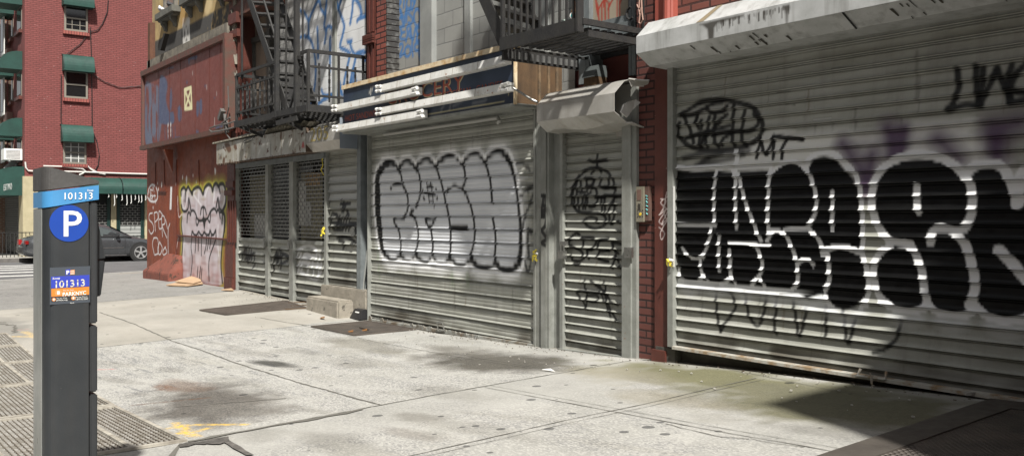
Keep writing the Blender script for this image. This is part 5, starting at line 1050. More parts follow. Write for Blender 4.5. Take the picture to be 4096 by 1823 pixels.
# fluorescent battens clamped on the sign
def fixture(xa,xb,z0_,label,seams=(),boxend=False):
    r=thing('light_fixture',((xa+xb)/2,-.40,z0_),label,'light fixture','tube light fixtures clamped on the grocery sign')
    m=MB(); m.prism([(xa,-.47,z0_+.012),(xa,-.455,z0_+.10),(xa,-.385,z0_+.105),(xa,-.385,z0_),(xa,-.44,z0_)],(xb-xa,0,0)); m.build('channel',m_lamp,r,bev=.003)
    s=MB()
    for t in seams: x=xa+(xb-xa)*t; s.prism([(x-.003,-.4715,z0_+.011),(x-.003,-.457,z0_+.101),(x-.003,-.385,z0_+.1065),(x-.003,-.384,z0_+.0)],(.006,0,0))
    if seams: s.build('seam',flat('fixture_seam',(.22,.19,.15)) if 'fixture_seam' not in bpy.data.materials else bpy.data.materials['fixture_seam'],r)
    for x,d in ((xa,-1),(xb,1)):
        h=MB(); h.box(x,x+d*.075,-.45,-.385,z0_+.005,z0_+.10) if d>0 else None
        for zz in (z0_+.022,z0_+.082):
            h.tube([(x-d*.02,-.475,zz),(x+d*.075,-.475,zz)],.017,8); h.tube([(x+d*.07,-.475,zz),(x+d*.10,-.475,zz)],.023,8); h.box(x+d*.06,x+d*.085,-.47,-.40,zz-.012,zz+.012)
        h.build('lamp_holder',m_lampw,r)
    return r
fixture(-10.24,-7.62,3.12,'topmost white tube light fixture on the grocery sign',(.16,.31,.46,.64,.83))
fixture(-11.52,-9.42,2.99,'second highest white tube light fixture, reaching the left end of the grocery sign',(.33,.67))
fixture(-10.24,-7.58,2.825,'rust edged tube light fixture below the red grocery lettering, with a cable at its end',(.31,.55,.8))
fixture(-11.50,-9.30,2.70,'lowest and rustiest tube light fixture at the bottom of the grocery sign',(.3,.62))
m=MB(); m.tube([Vector(W(2052,352,-.44)),Vector(W(2085,372,-.38)),Vector(W(2125,398,-.3)),Vector(W(2152,410,-.25))],.013,7)
tag(m.build('conduit',M('flex_conduit',(.25,.25,.24),(.12,.12,.12),30,.4,.6),None),'flexible conduit from the right end of the grocery sign to the dented housing','conduit')
m=MB(); a=Vector(W(1967,190,-.1)); m.tube([a,Vector(W(1987,206,-.1))],.018,8); tag(m.build('pipe',m_steel,None),'short steel pipe stub sticking up behind the grocery sign','pipe')

# ================================================================ FIRE ESCAPES
def slats(m,x0,x1,y0,y1,z,n,th=.03,w=.035,along='x'):
    for i in range(n):
        t=(i+.5)/n
        if along=='x': y=y0+(y1-y0)*t; m.box(x0,x1,y-w/2,y+w/2,z-th,z)
        else: x=x0+(x1-x0)*t; m.box(x-w/2,x+w/2,y0,y1,z-th,z)
def baluster(m,x,y,z0,z1,tw=True):
    a=Vector((x,y,z0)); n=10 if tw else 1
    if tw:
        for k in range(n):
            z=z0+(z1-z0)*k/n; t=k*.7; m.bar((x,y,z),(x,y,z+(z1-z0)/n+.002),.018+.010*abs(math.sin(t*1.6)),.018+.010*abs(math.cos(t*1.6)),up=(math.cos(t),math.sin(t),0))
    else: m.bar((x,y,z0),(x,y,z1),.02,.02)
# --- left fire escape
YF=-.70
fe=thing('fire_escape',(-13,YF,3.1),'left black iron fire escape with twisted railing bars above the grille gates','fire escape','fire escapes on the facade')
LX0=W(947,293,YF)[0]; LX1=W(1233,203,YF)[0]; RT=W(1233,203,YF)[2]; PB=3.11
for lvl,zP in (('low',PB),('high',PB+3.05)):
    rt=zP+(RT-PB); m=MB()
    xl=X_(1180,YF) if lvl=='low' else LX0
    # platform: frame + slats
    f=MB(); f.box(LX0-.05,LX1+.04,YF-.03,YF,zP-.10,zP); f.box(LX0-.05,LX1+.04,.22,.26,zP-.10,zP); f.box(LX1,LX1+.04,YF,.28,zP-.10,zP); f.box(LX0-.05,LX0,YF,.28,zP-.10,zP); f.box(-13.15,-13.1,YF,.28,zP-.14,zP-.05)
    pf=f.build('platform_frame',m_dark,fe)
    s=MB(); slats(s,LX0,LX1,YF+.02,.22,zP-.02,11); 
    for k in range(14): x=LX0+(LX1-LX0)*(k+.5)/14; s.box(x-.012,x+.012,YF,.25,zP-.085,zP-.052)
    s.build('platform_slats',m_dark,fe)
    r=MB(); xm=X_(1105,YF) if lvl=='low' else LX1
    for a,b in ((LX0,xm),):
        for z,h in ((rt,.045),(rt-.22,.03),(zP+.14,.03)): r.bar((a,YF,z),(b,YF,z),.03,h)
    for z,h in ((rt,.05),(rt-.22,.03),(zP+.14,.03)):
        r.bar((LX1,YF,z),(LX1,.22,z),.035,h); r.bar((LX0,YF,z),(LX0,.22,z),.035,h)
    if lvl=='low':
        for z in (rt,): r.bar((X_(1205,YF),YF,z),(LX1,YF,z),.03,.045)
    for x in (LX0,xm,LX1): r.bar((x,YF,zP-.08),(x,YF,rt),.04,.04)
    r.bar((LX1,-.22,zP-.02),(LX1,-.22,rt),.03,.03); r.bar((LX1,.18,zP-.02),(LX1,.18,rt),.03,.03)
    rl=r.build('railing',m_dark,fe)
    n=9; BP=[(LX0+(xm-LX0)*(k+.5)/n,YF) for k in range(n)]+[(LX1,y) for y in (-.53,-.37,-.08,.05)]+[(LX0,y) for y in (-.5,-.3,-.1,.1)]
    for x,y in BP: b=MB(); baluster(b,x,y,zP+.06,rt-.165,lvl=='low'); b.build('baluster',m_dark,rl)
# stair: two stringers and treads
f0,f1=Vector(W(998,0,YF+.04)),Vector(W(1091,273,YF+.04)); b0,b1=Vector(W(1120,0,-.2)),Vector(W(1262,425,-.2))
def ext(p,q,z): t=(z-p.z)/(q.z-p.z); return p+(q-p)*t
st_=MB(); fr=(ext(f0,f1,6.1),ext(f0,f1,3.1)); bk=(ext(b0,b1,6.1),ext(b0,b1,3.1)); 
st_.bar(fr[0],fr[1],.02,.14,up=(1,0,1)); st_.build('stair_stringer',m_dark,fe); MB().bar(bk[0],bk[1],.02,.14,up=(1,0,1)).build('stair_stringer',m_dark,fe)
for k in range(13):
    z=3.28+k*.215; a=ext(f0,f1,z); b=ext(b0,b1,z); m=MB(); m.add([(a.x-.1,a.y,z),(a.x+.1,a.y,z),(b.x+.1,b.y,z),(b.x-.1,b.y,z),(a.x-.1,a.y,z+.03),(a.x+.1,a.y,z+.03),(b.x+.1,b.y,z+.03),(b.x-.1,b.y,z+.03)],[(0,3,2,1),(4,5,6,7),(0,1,5,4),(1,2,6,5),(2,3,7,6),(3,0,4,7)]); m.build('tread',m_dark,fe)
m=MB()
for px,w in ((1107,.06),(1187,.07)): x=X_(px,YF-.02); m.bar((x,YF-.02,3.02),(x,YF-.02,6.4),w,w)
x=X_(1211,YF+.05); m.tube([(x,YF+.05,3.0),(x,YF+.05,6.4)],.016,6); m.tube([(x,YF+.05,4.9),(x,YF+.05,5.2)],.03,6); x=X_(1145,YF+.02); m.tube([(x,YF+.02,3.0),(x,YF+.02,6.4)],.016,6); x=X_(968,YF+.02); m.tube([(x,YF+.02,3.8),(x,YF+.02,6.4)],.018,6)
m.build('hanger_post',m_dark,fe)
m=MB(); m.tube([Vector(W(1055,0,YF+.08)),Vector(W(1100,145,YF+.08)),Vector(W(1118,205,YF+.08)),Vector(W(1118,225,YF+.08)),Vector(W(1105,237,YF+.08)),Vector(W(1085,240,YF+.1))],.018,7); m.build('handrail',m_dark,fe)
m=MB(); a=Vector(W(1205,250,YF)); m.bar(Vector(W(1205,262,YF)),Vector(W(1158,440,YF)),.03,.03); m.bar(Vector(W(1188,230,YF)),Vector(W(1205,232,YF)),.06,.05)
m.bar(Vector(W(1090,460,YF-.02)),Vector(W(1230,432,YF-.02)),.04,.09); m.bar(Vector(W(1108,493,YF-.02)),Vector(W(1190,472,YF-.02)),.04,.07); m.bar((LX0+.15,YF,PB-.1),(LX0+.15,.3,PB-.45),.05,.05); m.bar((-13,YF+.05,PB-.1),(-13,.3,PB-.5),.05,.05); m.build('brace',m_dark,fe)
m=MB(); a,b=X_(960,-.2),X_(1120,-.2); m.box(a,b,-.24,-.18,PB-.24,PB-.13); m.build('channel_beam',m_dark,fe)
MB().box(X_(985,.1),X_(1070,.1),.06,.28,2.93,3.06).box(X_(1074,.1),X_(1088,.1),.0,.28,2.9,3.1).build('vent_housing',m_frame2,mb_)
# --- right fire escape
YF=-.80
fe2=thing('fire_escape',(-6.7,YF,3.2),'right dark iron fire escape with a solid beam and slatted floor above the dented housing','fire escape','fire escapes on the facade')
RX0,RX1=W(2007,172,YF)[0],W(2318,84,YF)[0]; ZB=3.165; ZTp=3.29
for zP in (ZB,ZB+3.05):
    f=MB(); f.box(RX0,RX1-.03,YF-.03,YF,zP,zP+.125); f.box(RX0,RX0+.03,YF,.33,zP-.09,zP-.0); f.box(RX0+.0,RX0+.03,YF,.33,zP+.001,zP+.03); f.box(RX1,RX1+.03,YF+.02,.3,zP+.07,zP+.125); f.box(RX1-.02,RX1+.01,YF+.1,.3,zP-.03,zP+.03); f.box(RX0,RX1,.30,.33,zP,zP+.05)
    f.box(-6.95,-6.92,YF,.3,zP-.02,zP+.0)
    f.build('platform_frame',m_dark,fe2)
    s=MB(); slats(s,RX0+.18,RX1,YF+.08,.25,zP+.055,10,.03,.045); 
    s.build('platform_slats',m_dark,fe2)
    s=MB()
    for k in range(14): y=YF+.1+k*.078; s.box(RX0+.031,RX0+.05,y,y+.035,zP-.07,zP-.0)
    s.build('ladder_socket',M('worn_iron',(.12,.12,.115),(.06,.06,.06),9,.6),fe2)
    r=MB(); rt=zP+1.0
    for x in (RX0+.02,RX1): r.bar((x,YF-.0,zP),(x,YF-.0,rt),.075 if x==RX1 else .04,.03)
    for k in range(11): x=RX0+.12+(RX1-RX0-.2)*k/10.; r.bar((x,YF+.0,zP+.12),(x,YF+.0,rt),.02,.02)
    r.bar((RX0,YF,rt),(RX1,YF,rt),.03,.05); r.bar((RX1,YF,rt),(RX1,.28,rt),.03,.05); r.bar((RX1+.02,.24,zP+.05),(RX1+.02,.24,rt),.05,.05); r.bar((RX1+.02,.0,zP+.05),(RX1+.02,.0,rt),.025,.025)
    r.build('railing',m_dark,fe2)
m=MB(); px=lambda a,b,y:Vector(W(a,b,y))
m.bar(px(1940,0,-.72)+ (px(1940,0,-.72)-px(2005,150,-.72))*1.2,px(2012,165,-.72),.02,.15,up=(1,0,1)); m.build('stair_stringer',m_dark,fe2); MB().bar(px(2085,0,.05)+(px(2085,0,.05)-px(2160,120,.05))*1.5,px(2160,125,.05),.02,.13,up=(1,0,1)).build('stair_stringer',m_dark,fe2)
f0,f1=px(1940,0,-.72),px(2005,150,-.72); b0,b1=px(2085,0,.05),px(2160,120,.05)
for k in range(6):
    z=3.45+k*.2; a=ext(f0,f1,z); b=ext(b0,b1,z); m=MB(); m.add([(a.x-.1,a.y,z),(a.x+.1,a.y,z),(b.x+.1,b.y,z),(b.x-.1,b.y,z),(a.x-.1,a.y,z+.03),(a.x+.1,a.y,z+.03),(b.x+.1,b.y,z+.03),(b.x-.1,b.y,z+.03)],[(0,3,2,1),(4,5,6,7),(0,1,5,4),(1,2,6,5),(2,3,7,6),(3,0,4,7)]); m.build('tread',m_dark,fe2)
m=MB(); m.bar((RX1,.1,ZB),(RX1-.1,.33,ZB-.45),.03,.03); m.bar((RX1+.02,.22,ZB-.07),(RX1+.2,.22,ZB-.07),.04,.12); m.build('brace',m_dark,fe2)
# bottles and cable on the right fire escape
def bottle(x,y,z,h,r,mat,label,dirv=(0,0,1)):
    d=Vector(dirv).normalized(); o=Vector((x,y,z)); t=thing('bottle',o,label,'bottle')
    m=MB(); P=[(0,r*.9),(.03*h,r),(.6*h,r),(.72*h,r*.5),(.8*h,r*.36),(h,r*.36)]; m.tube([o+d*a for a,_ in P],[b for _,b in P],12); m.build('glass',mat,t,shade=False); return t
xb_=X_(2290,-.6); t=bottle(xb_,-.58,ZTp+.0,.24,.035,flat('amber_glass',(.14,.06,.015),.1),'upright amber bottle with a clear neck standing on the right fire escape')
a=Vector(W(2306,66,-.74)); can=thing('drink_can',a,'white drink can with a teal mark, wedged against the post of the right fire escape','can')
MB().disc(a+Vector((0,-.03,0)),.034,(.4,-1,0),.02,20).build('lid',m_white,can); MB().tube([a+Vector((0,-.03,0)),a+Vector((-.03,.08,0))],.033,14).build('body',m_lampw,can); MB().disc(a+Vector((.002,-.052,-.0)),.016,(.4,-1,0),.004,12).build('mark',flat('teal_mark',(.03,.30,.30)),can)
a=Vector(W(2240,96,-.72)); m=MB(); m.tube([a,a+Vector((.13,.02,.0))],.033,12); tag(m.build('drink_can',flat('green_white_can',(.35,.42,.38),.3),None),'crushed pale can lying on its side at the front of the right fire escape','can')
a=Vector(W(2268,90,-.70)); m=MB(); m.tube([a,a+Vector((.16,.03,.01))],.03,12); tag(m.build('drink_can',flat('dark_can',(.06,.05,.045),.3),None),'dark can lying beside the amber bottle on the right fire escape','can')
m=MB(); m.tube([Vector(W(*p,.0)) for p in ((2522,28),(2510,40),(2505,55),(2510,72),(2520,80),(2530,70))],.012,6); tag(m.build('cable_loop',m_wirek,None),'black cable loop hanging beside the boarded window','cable')
m=MB(); 
for P in ([(2558,0),(2556,40),(2560,60),(2556,92),(2562,95)],[(2548,20),(2556,35),(2565,30),(2558,55)],[(2566,0),(2568,50),(2572,80),(2562,96)]): m.tube([Vector(W(*p,-.06)) for p in P],.007,5)
tag(m.build('wire_bundle',flat('tan_cable',(.38,.24,.19)),None),'tangled tan wires on the brick pier above the long housing','wire')

# ================================================================ RIGHT BRICK BUILDING
rbd=thing('brick_building',(-3,0,.2),'oxblood brick building with the large black and white painted shutter','building')
xp0,xp1=X_(2547,0),X_(2629,0); xc0,xc1=xp1,X_(2680,0)
MB().box(xp0,xp1,.0,.7,float(zg(-5.9,0))-.05,14).build('brick_pier',m_brick,rbd)
ZH=3.0
MB().box(xc0,8,.03,.6,3.05,14).box(-.9,8,.03,.6,-.3,3.05).box(xp0,8,.6,9,-.3,14).build('wall',m_brickup,rbd)
def coltag(cv):
    o=lambda P:C(2600,200,1.637,P); w=dict(al=.85,soft=.4)
    for P in ([(110,930),(100,980),(90,1060),(120,1130)],[(70,975),(105,985),(85,1040),(60,1080)],[(60,1080),(120,1040),(75,1140)],[(115,960),(70,1000),(125,1050)],[(100,1060),(60,1120),(90,1150)],[(80,1140),(120,1100),(70,1190),(75,1240),(95,1200),(60,1160)]): cv.stroke(o(P),.012,(.62,.52,.50),**w)
    cv.blot(cv.map(2672,1015),.015,.02,WH,.9)
wallgrid('steel_column',m_redcol,rbd,xc0,xc1,float(zg(-5.7,0))-.02,2.95,-.035,.01,coltag)
m=MB(); m.box(xc0,xc1,-.034,.3,float(zg(-5.7,0))-.05,3.0); m.box(xc0-.01,xc1+.0,-.07,-.036,float(zg(-5.7,0))-.03,float(zg(-5.7,0))+.10); m.build('column_core',m_redcol,rbd)
m=MB()
for a,b in ((2626,2664),(2687,2702)): m.box(X_(a,-.0),X_(b,-.0),-.02,.03,3.0,14)
m.tube([(X_(2672,-.03),-.03,3.0),(X_(2672,-.03),-.03,14)],.045,10); m.tube([(X_(2683,-.03),-.02,3.0),(X_(2683,-.03),-.02,14)],.03,10); m.build('downpipe',flat('salmon_pipe',(.30,.075,.055),.5),rbd)
bsx0,bsx1=X_(2704,-.03),-.95
def big(cv):
    A=lambda P:C(2670,560,1.685,P); B=lambda P:C(3376,560,1.685,P); R8=lambda P:C(3072,912,1.2578,P); R4=lambda P:C(3072,0,1.2568,P); T=lambda P:C(2690,360,3.582,P)
    LG=(.66,.665,.64); PU=(.085,.05,.10)
    # buffed light patches
    cv.fill(R4([(-60,700),(0,680),(180,670),(350,655),(470,665),(560,650),(700,620),(850,605),(1010,600),(1060,640),(1020,660),(1110,670),(1110,760),(1230,830),(1200,900),(900,860),(560,900),(100,860),(-300,860)]),LG,.9,.04)
    cv.fill(T([(1300,620),(1400,570),(1560,550),(1690,570),(1700,600),(1280,645)]),LG,.8,.02); cv.fill(T([(1100,770),(1200,700),(1480,690),(1900,680),(2100,700),(2200,900),(1500,950),(1030,960)]),LG,.7,.03)
    for P,w in (([(370,720),(420,790),(480,880),(490,960)],.12),([(520,780),(500,900)],.10),([(600,640),(610,700),(620,780)],.14),([(680,650),(670,780)],.10),([(850,700),(930,770),(960,800)],.12),([(1130,640),(1180,640),(1250,620)],.16),([(1140,700),(1150,800)],.16)): cv.stroke(R4(P),w,PU,.8,.9)
    cv.fill(R4([(585,645),(690,640),(690,790),(610,790)]),PU,.85,.04,sm=False); cv.fill(R4([(1110,660),(1180,650),(1170,800),(1115,790)]),PU,.8,.04,sm=False); cv.fill(R4([(690,650),(960,640),(900,760),(720,740)]),PU,.28,.08); cv.fill(R4([(340,720),(560,700),(540,900),(440,960),(420,820)]),PU,.4,.06)
    # background tags (black, faded)
    for P in ([(110,360),(200,300),(400,180),(640,140),(870,170),(1100,230),(1200,320),(1250,420),(1280,540),(1240,650),(1120,770),(900,830),(600,860),(380,850),(220,790),(100,680),(60,590),(100,480)],): cv.stroke(T(P),.045,(.007,.007,.007),.93,.4)
    for P in ([(150,370),(300,350),(400,300),(560,200),(700,170)],[(140,340),(200,470),(260,620),(300,760)],[(340,400),(330,480),(390,560),(410,440)],[(350,370),(330,450)],[(520,380),(480,600),(400,820)],[(600,370),(590,560),(600,740),(650,800)],[(770,350),(640,480),(460,680)],[(870,220),(850,480),(850,700),(880,800)],[(1020,300),(980,560),(990,720),(1050,800)],[(1150,330),(1210,420),(1190,520),(1080,590),(900,590),(720,610),(560,650)],[(180,700),(400,620),(600,570),(800,510)],[(480,260),(560,330),(700,310),(770,240)],[(380,640),(390,810),(440,650),(490,810)],[(700,780),(720,700),(850,600)]): cv.stroke(T(P),.040,(.007,.007,.007),.93,.4)
    for P in ([(150,980),(350,920),(560,880),(760,880),(1080,880)],[(420,1020),(560,950),(700,900)],[(330,1080),(800,990),(1000,920)],[(380,1060),(500,980)]): cv.stroke(T(P),.05,(.03,.03,.03),.75,.6)
    for P in ([(1190,970),(1230,800),(1250,690)],[(1250,690),(1270,800),(1330,920),(1390,800),(1430,680)],[(1430,980),(1435,820),(1440,650)],[(1440,660),(1600,680),(1850,705)],[(1555,980),(1560,840),(1610,720)]): cv.stroke(T(P),.034,(.007,.007,.007),.96,.25)
    for P in ([(945,350),(955,440),(925,520),(905,550),(990,525),(1070,530)],[(1040,335),(1045,420),(1055,520)],[(1075,345),(1075,430),(1060,520),(1110,430),(1145,345)],[(1145,345),(1180,420),(1215,490)],[(1220,330),(1205,400),(1210,500)],[(1300,310),(1240,380),(1225,450),(1300,470)],[(1215,515),(1300,500)]): cv.stroke(R4(P),.048,(.006,.006,.006),.95,.45)
    for p in ((945,350),(1040,340),(1075,345),(1145,340),(1218,335)): cv.blot(cv.map(*R4([p])[0]),.035,.035,(.015,.015,.015),.9,pw=.6)
    # drips / lower tag
    for P in ([(-265,300),(-262,420),(-240,520)],[(-262,300),(-190,330),(-170,400),(-220,480),(-240,520)],[(-120,320),(-100,440),(-50,490),(-20,400),(-10,320)],[(40,350),(35,430),(28,480),(40,530)],[(125,360),(140,470),(160,540),(195,390)],[(290,390),(290,540)],[(375,400),(400,580),(435,460)],[(670,460),(640,560),(580,610),(530,625)]): cv.stroke(R8(P),.030,(.008,.008,.008),.9,.5)
    w=dict(al=.98,soft=.16); hz=(.70,.72,.74)
    # halo sprays under the lobes
    for P in ([(90,975),(150,1010),(215,985)],[(260,990),(320,1020),(390,1000)],[(460,1010),(520,1050),(580,1010)],[(640,1020),(740,1080),(850,1040)],[(870,1040),(960,1110),(1060,1060)]): cv.stroke(A(P),.075,hz,.5,.9)
    for P in ([(140,330),(220,390),(290,330)],[(310,420),(390,455),(470,420)],[(630,440),(690,462),(760,455)],[(860,465),(920,485),(975,480)],[(1120,490),(1200,515),(1270,505)]): cv.stroke(R8(P),.085,hz,.5,.9)
    cv.stroke(A([(60,965),(250,975),(450,990),(650,1010),(850,1035),(1100,1110)]),.12,hz,.55,.7)
    # black fills
    L1=A([(50,205),(300,205),(345,205),(420,215),(452,210),(700,205),(730,180),(800,152),(870,160),(925,195),(965,135),(1050,108),(1130,130)])+B([(0,195),(60,260),(95,350),(110,520),(112,640),(108,740),(150,860),(165,970),(140,1070),(60,1130)])+R8([(470,390),(390,412),(320,395),(270,330),(200,355),(140,320),(60,330)])+A([(980,1030),(900,1015),(850,1012),(650,990),(560,980),(450,972),(350,960),(250,950),(170,948),(100,945),(66,880),(50,700)])
    cv.fill(L1,K,1,.012,sm=False)
    L2=B([(190,400),(200,270),(300,180),(400,130),(500,118),(600,130),(700,165),(800,235),(840,215),(890,185),(950,175),(1040,185),(1085,230),(1120,330),(1150,430),(1200,430),(1260,430)])+[(4230,960),(4230,1290)]+R8([(1288,462),(1200,470),(1100,445),(1040,405),(980,425),(900,432),(810,395),(740,415),(650,405),(580,365),(540,290),(520,200)])+B([(195,860),(215,780),(300,705),(235,620),(200,520)])
    cv.fill(L2,K,1,.012,sm=False)
    for P in ([(450,880),(600,860),(700,900)],[(500,250),(560,500)],): pass
    for k in range(30): cv.blot(cv.map(random.uniform(2760,4090),random.uniform(720,1220)),.35,.02,(.03,.03,.032),.5)
    # white outlines, left group
    for P,wd in (([(40,190),(38,350),(38,600)],.022),([(62,185),(180,192),(330,178),(345,185)],.055),([(325,205),(312,300),(308,430),(312,520),(318,580)],.040),([(345,195),(380,180),(420,190),(445,225),(458,300)],.042),([(62,568),(180,572),(305,572)],.050),([(292,595),(285,650),(255,735),(235,790)],.038),
        ([(95,725),(130,770),(180,800),(225,785),(245,760)],.036),([(345,645),(342,740),(342,800),(345,880)],.042),([(412,740),(418,800),(418,880),(425,920)],.045),([(460,75),(462,130),(455,200)],.055),([(462,180),(560,185),(690,172)],.050),([(455,220),(455,300),(455,430),(460,530),(462,590)],.040),([(475,230),(500,340),(530,440),(570,540),(600,620),(628,680)],.042),
        ([(695,190),(680,270),(675,400),(672,520),(678,600),(685,640),(665,680)],.042),([(695,230),(750,170),(820,145),(880,155),(920,190)],.042),([(935,200),(965,260),(985,330),(998,400),(992,480),(965,550),(930,590),(850,595),(790,600)],.042),([(925,190),(960,120),(1010,90),(1070,85),(1130,100),(1180,150),(1213,185)],.060),([(1105,345),(1108,430),(1105,520),(1108,600)],.040),
        ([(700,600),(770,620),(810,670),(845,750),(870,830),(875,920),(870,970),(830,1010)],.042),([(690,640),(710,620),(740,605)],.04),([(950,600),(1000,650),(1035,710),(1055,750)],.042),([(1213,720),(1140,715),(1080,740),(1045,770)],.050),([(1080,780),(1085,870),(1085,950),(1060,1010)],.045),([(1060,1040),(1080,1100),(1110,1120)],.04),([(870,830),(920,805),(960,815),(980,840)],.042),
        ([(415,690),(550,695),(620,710),(690,710)],.036),([(560,695),(600,730),(625,790),(635,850),(615,910),(560,975)],.040),([(215,800),(220,870),(235,920),(200,950)],.038),([(70,860),(75,900),(100,945)],.038),([(235,900),(270,955)],.03),([(425,925),(380,960),(350,965)],.04),([(430,920),(455,975)],.03),([(615,920),(650,990)],.035),([(60,935),(240,955),(450,975),(650,998),(830,1015)],.020)): cv.stroke(A(P),wd*.84,WH,**w)
    for P,wd in (([(0,150),(50,200),(85,260),(105,350),(118,480),(122,600),(120,690),(118,740)],.045),([(0,725),(60,745),(110,750)],.040),([(130,800),(150,870),(165,960),(160,1040),(110,1130)],.045)): cv.stroke(B(P),wd*.88,WH,**w)
    cv.stroke(R8([(270,115),(350,95),(430,110),(470,130)]),.045,WH,**w); cv.stroke(R8([(480,150),(495,220),(505,300),(490,390)]),.04,WH,**w); cv.stroke(R8([(290,340),(310,390)]),.035,WH,**w)
    # the big 8
    for P,wd in (([(800,225),(740,170),(660,125),(560,102),(470,100),(390,115),(310,150),(240,210),(195,300),(182,400),(192,490),(225,580),(290,665),(360,690),(440,700)],.070),([(800,225),(845,290),(862,380),(858,470),(840,540),(800,600),(740,610),(660,590),(600,610),(575,690)],.070),([(310,705),(250,745),(210,800),(195,870),(205,960),(235,1050),(300,1110),(350,1140)],.062),([(400,690),(460,740),(500,820),(525,900),(535,980),(555,1080),(550,1110)],.066),([(760,640),(810,700),(845,790),(870,890),(880,970),(870,1050),(840,1110)],.075),
        ([(485,310),(488,370),(490,430)],.060),([(495,450),(497,480)],.06),([(830,215),(880,175),(950,160),(1030,165),(1080,200),(1120,280),(1150,360),(1160,430)],.075),([(1215,200),(1190,250),(1170,330),(1165,430)],.09),([(1040,740),(1090,790),(1140,840),(1180,890),(1240,950)],.085)): cv.stroke(B(P),wd*.88,WH,**w)
    cv.fill(B([(1130,340),(1213,290),(1213,420),(1140,425)]),WH,.95,.012,sm=False); cv.fill(B([(740,150),(850,190),(900,160),(840,260),(790,230)]),WH,.9,.012)
    for P,wd in (([(570,370),(640,405),(720,418),(790,400),(810,385)],.062),([(800,385),(850,420),(930,438),(1010,430),(1045,395)],.062),([(1040,395),(1100,440),(1180,465),(1260,460),(1300,450)],.066)): cv.stroke(R8(P),wd*.88,WH,**w)
m_shut.node_tree.nodes['Principled BSDF'].inputs['Specular IOR Level'].default_value=.32
bs=shutter('rolling_shutter',rbd,bsx0,bsx1,.318,3.0,-.01,.098,.028,.008,big,'large rolling shutter covered by black bubble letters with white outlines')
m=MB(); m.box(X_(2680,-.04),bsx0,-.075,.03,.318,2.93); m.box(bsx1,bsx1+.05,-.06,.03,.318,2.93); gr_=m.build('guide_rail',m_frame,bs)
m=MB(); m.box(X_(2691,-.08),X_(2698,-.08),-.079,-.0755,1.05,1.78); m.build('white_spray_line',m_white,gr_)
m=MB(); m.bar((bsx0,-.06,.315),(bsx1,-.06,.312),.05,.025); m.box(bsx0,bsx1,-.05,-.02,.318,.33)
a,b=Vector(W(3442,1490,-.07)),Vector(W(3545,1508,-.07)); m.tube([a+Vector((0,0,.03)),a+Vector((-.01,-.03,-.02)),b+Vector((.01,-.03,-.01)),b+Vector((0,0,.04))],.011,7); a=(a+b)/2; m.tube([a+Vector((0,-.04,.02)),a+Vector((.01,-.04,-.06))],.006,5); m.tube([a+Vector((.02,-.04,.0)),a+Vector((.015,-.04,-.08))],.004,5)
m.build('bottom_rail',M('rail_rusty_cream',(.42,.41,.37),(.28,.20,.12),10,.6,0,.2,40,lo=.45,hi=.62),bs)
MB().box(bsx0-.05,bsx1,.05,.3,-.1,.6).build('base_wall',m_basec,rbd)
MB().box(xc0+.02,bsx0,-.045,.05,-.1,.30).build('base_block',m_basec,rbd)
def housep(cv):
    dk=(.04,.035,.028)
    cv.fill(C(2500,0,3.219,[(960,320),(1100,280),(1300,235),(1530,190),(1530,215),(1300,270),(1190,300),(1150,360),(1140,510),(1075,520),(1060,380),(1000,330)]),dk,.9,.012,sm=False)
    cv.fill(C(2500,0,3.219,[(2030,80),(2110,60),(2125,100),(2100,190),(2090,320),(2075,320),(2065,190)]),dk,.85,.012,sm=False)
    for k in range(60):
        x=random.uniform(1180,2150); y=205-(x-1530)*.22+random.uniform(-5,10)
        cv.stroke(C(2500,0,3.219,[(x,y),(x+2,y+random.uniform(20,130))]),random.uniform(.006,.014),dk,random.uniform(.3,.85),.5,sm=False)
    for k in range(40): a=random.uniform(350,1150); cv.blot(cv.map(*C(2500,0,3.219,[(a,random.uniform(330,520))])[0]),random.uniform(.006,.016),random.uniform(.01,.03),random.choice([dk,(.6,.6,.6),(.25,.25,.25)]),.9)
    for k in range(60): cv.blot(cv.map(random.uniform(3072,4000),random.uniform(0,100)),random.uniform(.005,.012),random.uniform(.01,.04),dk,.5)
FT,FB=3.115,2.96; hx0,hx1=-5.66,-.85
h=housing(bs,hx0,hx1,[(.03,3.26),(-.27,3.26),(-.42,FT),(-.42,FB),(-.25,2.865),(.03,2.855)],m_house,'long white shutter housing with black drip stains',nx=14,wob=.004)
wallgrid('housing_face',m_house,bs,hx0,hx1,FB+.002,FT-.002,-.4235,.0075,housep)
m=MB(); x=-3.62; m.prism([(x,-.424,FB),(x+.012,-.424,FB),(x+.02,-.2555,2.862),(x+.008,-.2555,2.862)],(0,-.003,-.003)); m.build('housing_seam',m_black,h)
m=MB()
for k in range(26):
    x=random.choice([random.uniform(-4.9,-4.3),random.uniform(-3.3,-3.0),random.uniform(-5.2,-2.4)]); t=random.random(); w_=random.uniform(.008,.03); e=min(t+random.uniform(.1,.5),1)
    pA=Vector((x,-.425+.17*t,FB-.098*t-.002)); pB=Vector((x+.05*(e-t),-.425+.17*e,FB-.098*e-.002)); m.quad(pA,pA+Vector((w_,0,0)),pB+Vector((w_*.6,0,0)),pB)
m.build('drip_stain',flat('drip_black',(.05,.045,.035),.8),h)
m=MB(); 
for x in (-4.87,): m.quad((x,-.2715,3.2635),(x+.06,-.2715,3.2635),(x-.02,-.4215,FT+.004),(x-.10,-.4215,FT+.004))
m.build('drip_stain',flat('drip_brown',(.20,.16,.10),.8),h)
MB().box(bsx0-.07,bsx0+.12,-.1,.03,2.86,2.905).build('bracket',m_frame,bs)
